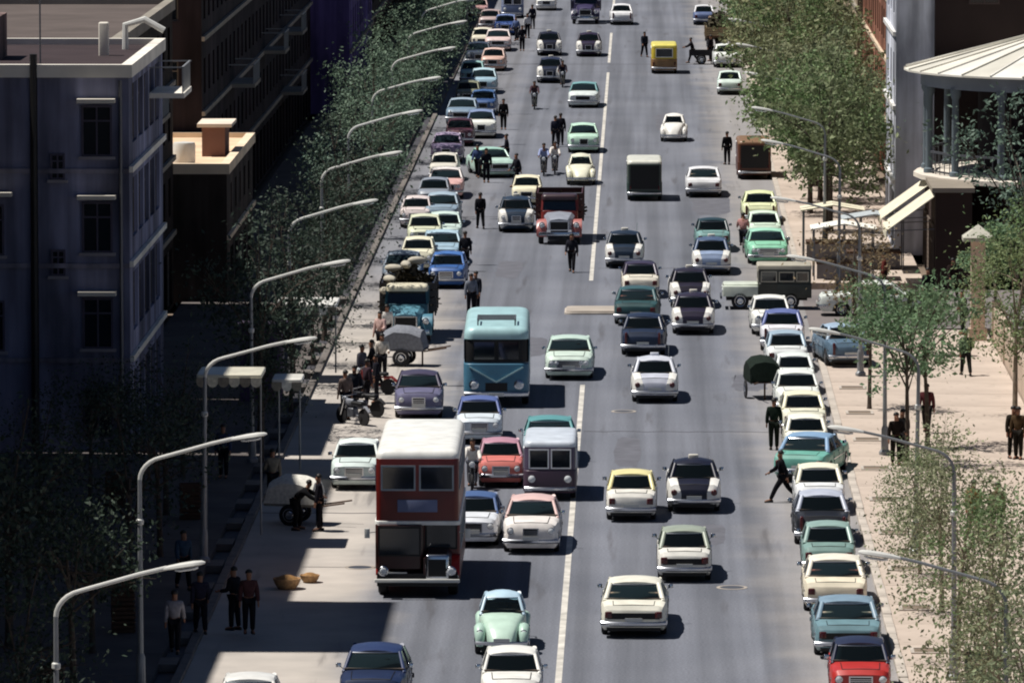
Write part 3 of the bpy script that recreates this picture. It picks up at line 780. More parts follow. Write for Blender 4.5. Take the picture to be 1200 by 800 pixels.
def body_shape(L, Wd, deck, wb, R_, width, crown=.03, fin=0.0, low=.2, side_in=.92):
    hw = Wd / 2; ar = R_ + .07
    wy = (-wb / 2, wb / 2)
    ys = {-L / 2, L / 2, *[p[0] for p in deck]}
    for c in wy:
        for q in range(7): ys.add(round(c + ar * math.cos(PI * q / 6), 4))
    for q in range(int(L / .35)): ys.add(round(-L / 2 + .02 + q * .35, 3))
    ys = sorted(ys)
    ys = [y for i, y in enumerate(ys) if i == 0 or y - ys[i - 1] > .012 or y in (L / 2,)]
    def zb(y):
        z = low + (.12 if abs(y) > L / 2 - .12 else 0)
        for c in wy:
            if abs(y - c) < ar: z = max(z, R_ * .75 + math.sqrt(max(0, ar * ar - (y - c) ** 2)) * .98)
        return z
    def prof(y, off=0.0):
        w = hw * interp(width, y / (L / 2)) + off; zd = interp(deck, y); zs = zd - .05 + fin * max(0, -y / (L / 2)) ** 2
        b = min(zb(y), zs - .06); h = zs - b
        return [(w * side_in, b), (w * .985, b + .1 * h), (w, b + .45 * h), (w * .99, b + .8 * h), (w * .95, zs), (w * .8, zd + .01 + (fin * .3 if y < 0 else 0)), (w * .45, zd + crown * .8), (0, zd + crown)]
    return ys, prof, zb

def body_mesh(ys, prof):
    rs = []
    for y in ys:
        p = prof(y)
        rs.append([(x, y, z) for x, z in p] + [(-x, y, z) for x, z in p[-2::-1]])
    return MB().rings(rs)

def cabin(k, hw, H, belt_f, belt_r, w0, r0, r1, w1, tumble=.78, rnd=.05, bfrac=.93, bpill=None, crown=.03, role='roof', thick=.07):
    """w0 rear-glass foot, r0 roof rear edge, r1 roof front edge, w1 windscreen foot (all along y)."""
    wb, wt = hw * bfrac, hw * tumble
    zt = H - .09
    m = MB(); rs = []
    n = 7
    for i in range(n):
        t = i / (n - 1); y = r0 + (r1 - r0) * t
        e = (2 * t - 1) ** 2; drop = rnd * e ** 2; ww = wt * (1 - .05 * e)
        z = H - drop
        top = [(ww * 1.03, zt - drop * .4), (ww * .98, z - .045), (ww * .8, z - .012), (ww * .4, z + crown * .7), (0, z + crown)]
        bot = [(0, z - .05), (ww * .8, z - .06), (ww * .97, zt - drop * .4 - .01)]
        ring = [(x, y, zz) for x, zz in top] + [(-x, y, zz) for x, zz in top[-2::-1]] + [(-x, y, zz) for x, zz in bot[::-1]] + [(x, y, zz) for x, zz in bot[1:]]
        rs.append(ring)
    m.rings(rs)
    bf, br = belt_f - .02, belt_r - .02
    bp = bpill if bpill is not None else (r0 + r1) / 2 - .05
    belt = lambda y: bf + (br - bf) * (w1 - y) / (w1 - w0)
    for s in (-1, 1):
        m.tube([(s * wb * .96, w1 - .03, bf - .02), (s * wt * .96, r1 - .03, zt)], [.052, .045], 10)
        m.tube([(s * wb * .92, w0 + .05, br - .02), (s * wt * .92, r0 + .05, zt)], [.08, .07], 12); m.add([(s * wb, w0, br), (s * wb, w0 + .2, br), (s * wt, r0 + .12, zt), (s * wt, r0, zt)], [(0, 1, 2, 3)])
        m.bar((s * wb * 1.0, bp, belt(bp)), (s * wt, bp, zt), .07, .05, (0, 1, 0))
    k.add('roof', m, 'paint', role)
    def pane(nm, q):
        c = sum((Vector(p) for p in q), Vector()) / 4
        nrm = (Vector(q[1]) - Vector(q[0])).cross(Vector(q[3]) - Vector(q[0])).normalized()
        if nrm.dot(c - Vector((0, (w0 + w1) / 2, H * .7))) < 0: nrm = -nrm
        o_ = [Vector(p) + nrm * .004 for p in q]; i_ = [Vector(p) - nrm * .03 for p in q]
        k.add(nm, MB().rings([i_, o_]), 'car_glass', smooth=0)
    def curved(nm, yb, zb_, yt, ztp, sgn):      # bowed screen
        gw_ = .9 if sgn > 0 else .84
        g = MB(); A, B = [], []
        N_ = 6
        for i in range(N_ + 1):
            u = -1 + 2 * i / N_; bow = .09 * (1 - u * u) * sgn
            A.append((u * wb * gw_, yb + bow, zb_)); B.append((u * wt * gw_, yt + bow * .8, ztp))
        A2 = [(x, y - sgn * .03, z) for x, y, z in A]; B2 = [(x, y - sgn * .03, z) for x, y, z in B]
        vs = A + B + A2 + B2; M_ = N_ + 1; fs = []
        for i in range(N_):
            fs += [(i, i + 1, M_ + i + 1, M_ + i), (2 * M_ + i, 3 * M_ + i, 3 * M_ + i + 1, 2 * M_ + i + 1), (i, 2 * M_ + i, 2 * M_ + i + 1, i + 1), (M_ + i, M_ + i + 1, 3 * M_ + i + 1, 3 * M_ + i)]
        g.add(vs, fs); k.add(nm, g, 'car_glass')
        e = MB().tube(A, .014, 4); e.tube(B, .014, 4); k.add('trim', e, 'chrome', sub=len(k.parts) - 1)
    curved('windscreen', w1, bf, r1, zt - .01, 1)
    curved('rear_window', w0, br, r0, zt - .01, -1)
    for s in (-1, 1):
        X = lambda f: s * (wb + (wt - wb) * f)
        lerp = lambda a, b, f: a + (b - a) * f
        # front door glass and rear door glass
        pane('side_window', [(X(0), bp + .05, belt(bp)), (X(0), w1 - .08, bf), (X(1), r1 - .05, zt), (X(1), bp + .04, zt)])
        pane('side_window', [(X(0), w0 + .18, br), (X(0), bp - .05, belt(bp)), (X(1), bp - .05, zt), (X(1), r0 + .1, zt)])
    # cabin inside: floor tray, dash, seats, steering wheel
    it = MB(); zi = min(belt_f, belt_r)
    rs = []
    for y, z in ((w0 + .04, belt_r + crown + .03), (w1 - .04, belt_f + crown + .03)): rs.append([(-wb * .95, y, z - .06), (wb * .95, y, z - .06), (wb * .95, y, z), (-wb * .95, y, z)])
    it.rings(rs); k.add('cabin_floor', it, 'cabin_trim', smooth=0)
    for cx in (-.32, .32):
        k.add('front_seat', MB().rbox(cx - .24, cx + .24, bp - .02, bp + .12, zi, zi + .26, .05, .05, 2), 'matte', 'seat')
    k.add('rear_seat', MB().rbox(-wb * .8, wb * .8, w0 + .28, w0 + .42, zi, zi + .2, .05, .05, 2), 'matte', 'seat')
    k.add('steering_wheel', MB().tube([(-.32 + .18 * math.cos(q), w1 - .42 + .05 * math.sin(q), zi + .1 + .17 * math.sin(q)) for q in [2 * PI * j / 10 for j in range(11)]], .014, 5), 'black')
    return wb, wt

def lights_front(k, xs, y, z, r=.095, quad=False):
    for s in (-1, 1):
        for dx in ((0, -.2) if quad else (0,)):
            i = k.add('headlight', MB().lathe([(r * 1.15, -.12), (r * 1.2, .02), (r, .035)], (s * (xs + dx), y, z), 'Y', 12), 'chrome')
            k.add('lens', MB().lathe([(r * .95, .02), (r * .8, .05), (r * .3, .07), (0.005, .072)], (s * (xs + dx), y, z), 'Y', 12), 'lamp_glass', sub=i)

def bumper(k, hw, y, z, h=.13):
    s = 1 if y > 0 else -1
    pts = [(-hw * 1.0, y - s * .34), (-hw * .97, y - s * .06), (-hw * .7, y + s * .06), (0, y + s * .1), (hw * .7, y + s * .06), (hw * .97, y - s * .06), (hw * 1.0, y - s * .34)]
    rs = [[(x, yy, z - h / 2), (x, yy + s * .04, z - h / 4), (x, yy + s * .04, z + h / 4), (x, yy, z + h / 2), (x, yy - s * .03, z)] for x, yy in pts]
    i = k.add('bumper', MB().rings(rs), 'chrome')
    return i

def sedan_kit(L=4.3, Wd=1.62, H=1.42, hood=.93, trunk=.93, belt=.95, w0=-1.35, r0=-.85, r1=.42, w1=.95, wb=2.5, R_=.31, fin=0.0, fenders=False, quad=False, tail='box', panel_=False, sign=False, tumble=.78, rnd=.05, crown=.03, round_=0.0, role_tail=None, grille_w=.62, tall=False):
    k = Kit(); hw = Wd / 2
    deck = [(-L / 2, trunk - .16 - round_), (-L / 2 + .1, trunk - .03 - round_ * .5), (-L / 2 + .35, trunk), (w0, belt), (w1, belt), (L / 2 - .5, hood), (L / 2 - .12, hood - .03 - round_ * .4), (L / 2, hood - .15 - round_)]
    width = [(-1, .86 - round_), (-.95, .94 - round_ * .5), (-.6, .985), (0, 1), (.55, .985), (.93, .94 - round_ * .5), (1, .84 - round_)]
    ys, prof, zb = body_shape(L, Wd, deck, wb, R_, width, crown, fin)
    k.add('body', body_mesh(ys, prof), 'paint', 'body', smooth=40)
    k.add('underbody', MB().box(-hw * .8, hw * .8, -L / 2 + .15, L / 2 - .15, .2, .5), 'black', smooth=0)
    wb_, wt_ = cabin(k, hw, H, belt, belt, w0, r0, r1, w1, tumble, rnd, crown=crown)
    add_wheels(k, hw, (-wb / 2, wb / 2), R_)
    bumper(k, hw, L / 2, .42); bumper(k, hw, -L / 2, .42)
    lights_front(k, hw * .70, L / 2 - .03, hood - .25, .095, quad)
    # grille: dark recess with bright bars
    gz0, gz1 = .48, hood - .16
    g = MB().frame('Y', L / 2, -hw * grille_w * .62, hw * grille_w * .62, gz0, gz1, .035, -.03, .035)
    gi = k.add('grille', g, 'chrome', smooth=0)
    k.add('grille_mesh', MB().box(-hw * grille_w * .6, hw * grille_w * .6, L / 2 - .02, L / 2 + .012, gz0 + .02, gz1 - .02), 'black', sub=gi, smooth=0)
    if tall:
        pass
    b = MB()
    for q in range(4): b.box(-hw * grille_w * .6, hw * grille_w * .6, L / 2 + .012, L / 2 + .026, gz0 + .05 + q * (gz1 - gz0 - .1) / 4, gz0 + .07 + q * (gz1 - gz0 - .1) / 4)
    k.add('grille_bars', b, 'chrome', sub=gi, smooth=0)
    yb = -L / 2
    if panel_:
        k.add('tail_panel', MB().box(-hw * .78, hw * .78, yb - .012, yb + .05, .55, trunk - .2), 'black', smooth=0)
    for s in (-1, 1):
        c = s * hw * .74
        if tail == 'box': m_ = MB().rbox(c - .1, c + .1, yb - .03, yb + .08, .58, trunk - .16, .03, .03, 2)
        elif tail == 'round': m_ = MB().lathe([(.1, .06), (.1, -.02), (.07, -.05), (.01, -.06)], (c, yb, trunk - .26), 'Y', 12)
        else: m_ = MB().rbox(c - .05, c + .05, yb - .04, yb + .1, .5, trunk + fin - .04, .03, .03, 2)
        k.add('tail_light', m_, 'tail_red')
    for y_ in (yb - .06, L / 2 + .11):
        k.add('number_plate', MB().box(-.24, .24, min(y_, y_ + .02), max(y_, y_ + .02), .46, .58), 'plate', smooth=0)
    st = MB()
    for s in (-1, 1):
        for y0, y1 in ((-L / 2 + .3, -wb / 2 - .42), (-wb / 2 + .42, wb / 2 - .42), (wb / 2 + .42, L / 2 - .3)):
            if y1 > y0: st.bar((s * (hw * interp(width, y0 / (L / 2)) + .004), y0, .66), (s * (hw * interp(width, y1 / (L / 2)) + .004), y1, .66), .02, .03)
    k.add('side_trim', st, 'chrome', smooth=0)
    for nm, ya, yb_ in (('bonnet_seam', w1 + .16, L / 2 - .14), ('boot_seam', w0 - .2, -L / 2 + .12)):
        sm = MB()
        for s in (-1, 1):
            yy = [ya + (yb_ - ya) * q / 5 for q in range(6)]
            sm.tube([(s * hw * .64 * interp(width, y / (L / 2)), y, interp(deck, y) + .01 + crown * .45 + .002) for y in yy], .011, 4)
        ye = yb_; xx = [hw * .64 * interp(width, ye / (L / 2)) * q / 3 for q in range(-3, 4)]
        sm.tube([(x, ye, interp(deck, ye) + .012 + crown * (.45 + .55 * (1 - abs(x) / (hw * .64)))) for x in xx], .011, 4)
        k.add(nm, sm, 'black', smooth=0)
    dg_ = MB()
    for s in (-1, 1):
        for y in (-.95, -.02, .8):
            dg_.bar((s * hw * .988, y, .32), (s * hw * .998, y, .6), .012, .014); dg_.bar((s * hw * .998, y, .6), (s * hw * .985, y, .88), .012, .014)
    k.add('door_gap', dg_, 'black', smooth=0)
    for s in (-1, 1):
        k.add('door_handle', MB().box(min(s * hw * .97, s * (hw + .02)), max(s * hw * .97, s * (hw + .02)), -.12, .04, .82, .85), 'chrome', smooth=0)
        mi = MB().tube([(s * hw * .92, w1 - .35, belt), (s * (hw + .05), w1 - .3, belt + .1)], .012, 5); mi.rbox(s * (hw + .06) - .07, s * (hw + .06) + .07, w1 - .33, w1 - .27, belt + .06, belt + .17, .02, .02, 2)
        k.add('mirror', mi, 'chrome')
    if fenders:                                     # wings in their own colour, a little proud of the body
        for a, c_ in ((-L / 2, -wb / 2 + .72), (wb / 2 - .62, L / 2)):
            for s in (-1, 1):
                yy = [y for y in ys if a <= y <= c_]; rs = []
                for i, y in enumerate(yy):
                    p = prof(y, .022); e_ = -.015 if y <= -L / 2 + .001 else .015 if y >= L / 2 - .001 else 0; t = i / max(1, len(yy) - 1); lift = .03 + .03 * math.sin(PI * t)
                    y = y + e_; o_ = [(x * s, y, z + (lift if j >= 4 else 0)) for j, (x, z) in enumerate(p[:6])] + [(s * p[5][0] * .78, y, p[5][1] + lift * .8)]
                    q = p[5]; inn = [(s * q[0] * .74, y, q[1] - .05), (s * q[0] * .74, y, p[0][1] + .04)]
                    rs.append(o_ + inn)
                k.add('wing', MB().rings(rs), 'paint', 'wing', smooth=40)
    if sign:
        k.add('roof_sign', MB().rbox(-.16, .16, -.3, -.16, H + crown - .01, H + crown + .11, .04, .03, 2), 'paint', 'sign')
        k.add('aerial', MB().tube([(hw * .6, w1 + .2, belt), (hw * .62, w1 + .1, belt + .8)], .008, 4), 'chrome')
    k.L = L; k.Wd = Wd; k.H = H
    return k

K = {}
K['compact'] = sedan_kit()
K['compact_panel'] = sedan_kit(L=4.2, Wd=1.63, H=1.43, panel_=True, tail='box', w0=-1.4, r0=-.95)
K['taxi'] = sedan_kit(L=4.45, Wd=1.72, H=1.53, hood=.98, trunk=.95, belt=1.0, w0=-1.4, r0=-.92, r1=.35, w1=.95, wb=2.65, R_=.34, fenders=True, tail='round', tumble=.74, rnd=.1, crown=.05, round_=.08, sign=True, grille_w=.42)
K['saloon'] = sedan_kit(L=4.6, Wd=1.76, H=1.5, hood=.98, trunk=.95, belt=1.0, w0=-1.5, r0=-1.0, r1=.35, w1=.95, wb=2.7, R_=.34, tail='fin', fin=.04, tumble=.75, rnd=.08, crown=.04, round_=.05, grille_w=.44)
K['large'] = sedan_kit(L=4.95, Wd=1.86, H=1.42, hood=.92, trunk=.92, belt=.95, w0=-1.6, r0=-1.0, r1=.3, w1=.9, wb=2.9, R_=.34, fin=.05, quad=True, panel_=False, grille_w=.8)
K['large_panel'] = sedan_kit(L=4.95, Wd=1.88, H=1.42, hood=.92, trunk=.92, belt=.95, w0=-1.6, r0=-1.0, r1=.3, w1=.9, wb=2.9, R_=.34, fin=.05, quad=True, panel_=True, grille_w=.8)
K['small'] = sedan_kit(L=3.9, Wd=1.52, H=1.4, hood=.9, trunk=.9, belt=.94, w0=-1.25, r0=-.85, r1=.35, w1=.85, wb=2.35, R_=.29, tail='round', rnd=.08, round_=.05)

def beetle_kit():
    k = Kit(); L, Wd, H = 4.05, 1.54, 1.5; hw = Wd / 2
    deck = [(-L / 2, .42), (-1.9, .62), (-1.65, .82), (-1.3, .99), (-.95, 1.06), (.55, 1.0), (.95, .96), (1.35, .86), (1.7, .7), (1.93, .5), (L / 2, .4)]
    width = [(-1, .3), (-.9, .48), (-.7, .66), (-.35, .84), (0, .86), (.3, .82), (.6, .64), (.85, .5), (1, .34)]
    ys, prof, zb = body_shape(L, Wd, deck, 2.4, .33, width, crown=.05, low=.24)
    k.add('body', body_mesh(ys, prof), 'paint', 'body', smooth=60)
    cabin(k, hw, H, 1.0, 1.03, -1.1, -.72, .22, .58, tumble=.62, rnd=.16, bfrac=.8, crown=.05, bpill=-.35)
    add_wheels(k, hw, (-1.2, 1.2), .33, .15)
    for yc in (-1.2, 1.2):
        for s in (-1, 1):
            pts, rad = [], []
            for q in range(9):
                a = R(-15 + 210 * q / 8); pts.append((s * (hw - .17), yc + .4 * math.cos(a), .34 + .34 * math.sin(a))); rad.append(.1 + .075 * math.sin(PI * q / 8))
            k.add('wing', MB().tube(pts, rad, 10), 'paint', 'wing', smooth=60)
    for s in (-1, 1):
        k.add('running_board', MB().box(min(s * hw * .72, s * hw * .96), max(s * hw * .72, s * hw * .96), -.75, .75, .26, .32), 'black', smooth=0)
        k.add('tail_light', MB().lathe([(.06, .08), (.07, -.02), (.05, -.05), (.01, -.06)], (s * (hw - .17), -1.57, .62), 'Y', 10), 'tail_red')
    lights_front(k, hw - .17, 1.56, .6, .09)
    bumper(k, hw * .95, L / 2 + .04, .4, .1); bumper(k, hw * .95, -L / 2 - .04, .4, .1)
    for y_ in (-L / 2 - .1, L / 2 + .13): k.add('number_plate', MB().box(-.22, .22, min(y_, y_ + .02), max(y_, y_ + .02), .42, .54), 'plate', smooth=0)
    k.L = L; return k
K['beetle'] = beetle_kit()

def win(k, axis, c, u0, u1, v0, v1, out, fw=.04, name='window', fm='matte', role=None):
    """A framed pane on a flat body side; out is the outward sign."""
    d0, d1 = sorted((out * -.01, out * .03)); i = k.add(name, MB().frame(axis, c, u0, u1, v0, v1, fw, d0, d1), fm, role, smooth=0)
    e0, e1 = sorted((out * -.01, out * .012)); m_ = MB()
    if axis == 'X': m_.box(c + e0, c + e1, u0 + .01, u1 - .01, v0 + .01, v1 - .01)
    else: m_.box(u0 + .01, u1 - .01, c + e0, c + e1, v0 + .01, v1 - .01)
    k.add('pane', m_, 'glass', sub=i, smooth=0)
    return i

def van_kit(L=4.2, Wd=1.72, H=1.95, split=1.0, rear_open=False, box=False):
    k = Kit(); hw = Wd / 2
    k.add('body', MB().rbox(-hw, hw, -L / 2, L / 2, .26, split, .22, .03, 5, .06), 'paint', 'body')
    k.add('upper_body', MB().rbox(-hw * .97, hw * .97, -L / 2 + .03, L / 2 - .06, split - .02, H - .16, .22, .03, 5), 'paint', 'upper')
    k.add('roof', MB().rbox(-hw * .985, hw * .985, -L / 2 + .02, L / 2 - .05, H - .2, H, .24, .14, 5), 'paint', 'roof')
    w1, wz0, wz1 = L / 2 - .06, split + .05, H - .26
    for a, b in ((-hw * .8, -.03), (.03, hw * .8)): win(k, 'Y', w1, a, b, wz0, wz1, 1, name='windscreen')
    if rear_open:
        k.add('rear_opening', MB().box(-hw * .82, hw * .82, -L / 2 - .012, -L / 2 + .1, .62, H - .24), 'black', smooth=0)
        fr = MB().frame('Y', -L / 2, -hw * .9, hw * .9, .55, H - .18, .06, -.03, .02); k.add('rear_frame', fr, 'paint', 'upper', smooth=0)
    else:
        win(k, 'Y', -L / 2 + .03, -hw * .66, hw * .66, wz0 + .04, wz1, -1, name='rear_window')
        k.add('engine_lid', MB().box(-hw * .5, hw * .5, -L / 2 - .015, -L / 2 + .05, .5, .86), 'paint', 'body', smooth=0)
    for s in (-1, 1):
        n = 4 if not box else 1
        for q in range(n):
            y1 = L / 2 - .35 - q * .88; win(k, 'X', s * hw * .97, y1 - .74, y1, wz0, wz1, s, name='side_window')
        k.add('headlight', MB().lathe([(.11, -.06), (.12, .02), (.09, .05), (.01, .07)], (s * hw * .68, L / 2, .72), 'Y', 12), 'lamp_glass')
        k.add('tail_light', MB().rbox(s * hw * .82 - .05, s * hw * .82 + .05, -L / 2 - .03, -L / 2 + .05, .58, .8, .02, .02, 2), 'tail_red')
    bumper(k, hw * .98, L / 2, .4); bumper(k, hw * .98, -L / 2, .4)
    k.add('number_plate', MB().box(-.24, .24, -L / 2 - .11, -L / 2 - .09, .42, .54), 'plate', smooth=0)
    add_wheels(k, hw, (-L / 2 + .95, L / 2 - .85), .33, .17)
    k.L = L; return k
K['van'] = van_kit()
K['canvas_van'] = van_kit(4.3, 1.78, 2.05, .95, rear_open=True, box=True)

def double_decker():
    k = Kit(); L, hw, H = 8.6, 1.22, 4.32
    k.add('lower_body', MB().rbox(-hw, hw, -L / 2, L / 2 - 1.35, .42, 2.2, .12, .02, 4), 'paint', 'body')
    k.add('upper_body', MB().rbox(-hw * .985, hw * .985, -L / 2, L / 2 - .42, 2.2, 4.05, .16, .02, 5), 'paint', 'body')
    k.add('band', MB().rbox(-hw - .02, hw + .02, -L / 2 - .02, L / 2 - .40, 2.12, 2.24, .16, .02, 5), 'paint', 'roof')
    k.add('roof', MB().rbox(-hw * .99, hw * .99, -L / 2, L / 2 - .43, 3.95, H, .22, .22, 5), 'paint', 'roof')
    yf = L / 2 - .42
    for a, b in ((-1.06, -.05), (.05, 1.06)): win(k, 'Y', yf, a, b, 3.12, 3.86, 1, .05, 'front_window', 'paint', 'trim')
    k.add('destination_board', MB().rbox(-.58, .58, yf - .03, yf + .03, 2.5, 2.86, .03, .01, 2), 'matte', 'board')
    # half cab: driver's cab on one side, bonnet on the other
    k.add('cab', MB().rbox(-.16, hw, L / 2 - 1.37, L / 2 - .34, .85, 2.14, .12, .03, 4), 'paint', 'cab')
    win(k, 'Y', L / 2 - .34, -.1, hw - .08, 1.22, 2.08, 1, .05, 'cab_window', 'black')
    win(k, 'Y', L / 2 - 1.35, -hw + .08, -.2, 1.3, 2.08, 1, .05, 'bulkhead_window', 'black')
    bn = MB(); rs = []
    for y, z in ((L / 2 - 1.36, 1.34), (L / 2 - .9, 1.32), (L / 2 - .2, 1.26)):
        rs.append([(-.98, y, .7), (-.98, y, z - .12), (-.86, y, z), (-.3, y, z), (-.18, y, z - .1), (-.18, y, .7)])
    k.add('bonnet', bn.rings(rs), 'paint', 'cab')
    g = k.add('radiator', MB().rbox(-.92, -.24, L / 2 - .24, L / 2 - .1, .58, 1.3, .06, .08, 3), 'chrome')
    k.add('radiator_core', MB().box(-.84, -.32, L / 2 - .12, L / 2 - .085, .66, 1.16), 'black', sub=g, smooth=0)
    for s in (-1, 1):
        pts = [(s * 1.02, 3.05 + .62 * math.cos(R(a)), .52 + .6 * math.sin(R(a))) for a in (10, 40, 70, 100, 130, 160)]
        rs = [[(x - .2, y, z), (x + .2, y, z), (x + .2, y, z + .05), (x - .2, y, z + .05)] for x, y, z in pts]
        k.add('mudguard', MB().rings(rs), 'paint', 'guard')
        lh = k.add('headlight', MB().lathe([(.14, -.15), (.15, .02), (.12, .05)], (s * .98, L / 2 - .08, .82), 'Y', 14), 'chrome')
        k.add('lens', MB().lathe([(.12, .03), (.08, .07), (.01, .08)], (s * .98, L / 2 - .08, .82), 'Y', 12), 'lamp_glass', sub=lh)
        for z0, z1, y1 in ((3.12, 3.84, L / 2 - .75), (1.28, 2.02, L / 2 - 1.6)):
            n = 6 if z0 > 2 else 5
            for q in range(n): win(k, 'X', s * hw * (.985 if z0 > 2 else 1), y1 - 1.12 - q * 1.22, y1 - q * 1.22, z0, z1, s, .05, 'side_window', 'paint', 'trim')
        k.add('mirror', MB().tube([(s * hw, L / 2 - .6, 1.9), (s * (hw + .22), L / 2 - .4, 1.9)], .02, 5).rbox(s * (hw + .24) - .08, s * (hw + .24) + .08, L / 2 - .42, L / 2 - .38, 1.74, 2.02, .02, .02, 2), 'lamp_body')
    k.add('bumper', MB().rbox(-hw - .02, hw + .02, L / 2 - .03, L / 2 + .06, .5, .6, .04, .02, 2), 'lamp_body')
    k.add('valance', MB().box(-hw + .05, hw - .05, L / 2 - .9, L / 2 - .25, .35, .72), 'black', smooth=0)
    k.add('number_plate', MB().box(.3, .85, L / 2 - .3, L / 2 - .26, .64, .76), 'plate', smooth=0)
    t, h = wheel_meshes(.5, .28)
    for y, xx in ((3.05, 1.02), (-2.1, 1.02)):
        for s in (-1, 1):
            i = k.add('wheel', t, None, loc=(s * xx, y, .5)); k.add('rim', h, None, sub=i)
    k.L = L; return k
K['double_decker'] = double_decker()

def coach():
    k = Kit(); L, hw, H = 8.2, 1.2, 2.95
    k.add('lower_body', MB().rbox(-hw, hw, -L / 2, L / 2, .42, 1.62, .34, .04, 6, .1), 'paint', 'body')
    k.add('upper_body', MB().rbox(-hw * .97, hw * .97, -L / 2 + .03, L / 2 - .14, 1.6, 2.6, .34, .04, 6), 'paint', 'upper')
    k.add('roof', MB().rbox(-hw * .985, hw * .985, -L / 2 + .02, L / 2 - .1, 2.5, H, .36, .28, 6), 'paint', 'roof')
    yf = L / 2 - .14
    for a, b in ((-.86, -.03), (.03, .86)): win(k, 'Y', yf + .012, a, b, 1.72, 2.46, 1, .05, 'windscreen', 'black')
    for s in (-1, 1):
        m_ = MB().bar((s * .98, L / 2 + .01, 1.5), (0, L / 2 + .012, .95), .05, .12, (0, 1, 0))
        k.add('front_moulding', m_, 'paint', 'roof', smooth=0)
        i = k.add('headlight', MB().lathe([(.17, -.08), (.18, .02), (.13, .05)], (s * .82, L / 2, .86), 'Y', 14), 'chrome')
        k.add('lens', MB().lathe([(.13, .02), (.1, .07), (.01, .09)], (s * .82, L / 2, .86), 'Y', 12), 'lamp_glass', sub=i)
        for q in range(6): win(k, 'X', s * hw * .97, L / 2 - 1.75 - q * 1.12, L / 2 - .72 - q * 1.12, 1.72, 2.42, s, .05, 'side_window', 'paint', 'upper')
    k.add('screen_surround', MB().rbox(-hw * .975, hw * .975, yf - .5, yf + .008, 1.66, 2.5, .34, .01, 6), 'black')
    k.add('grille', MB().box(-.4, .4, L / 2 - .02, L / 2 + .02, .62, .92), 'black', smooth=0)
    bumper(k, hw, L / 2 + .02, .5, .18); bumper(k, hw, -L / 2, .5, .18)
    rk = MB()
    y0, y1 = L / 2 - 2.3, L / 2 - .75
    for x in (-.68, .68): rk.tube([(x, y0, H + .22), (x, y1, H + .22)], .035, 6)
    for y in (y0, y0 + .5, y0 + 1.0, y1): rk.tube([(-.68, y, H + .22), (.68, y, H + .22)], .03, 6)
    for x in (-.68, .68):
        for y in (y0, y1): rk.tube([(x, y, H - .1), (x, y, H + .22)], .03, 6)
    k.add('roof_rack', rk, 'steel')
    add_wheels(k, hw, (-2.2, 2.6), .46, .26)
    k.add('number_plate', MB().box(-.28, .28, L / 2 + .15, L / 2 + .17, .44, .56), 'plate', smooth=0)
    k.L = L; return k
K['coach'] = coach()

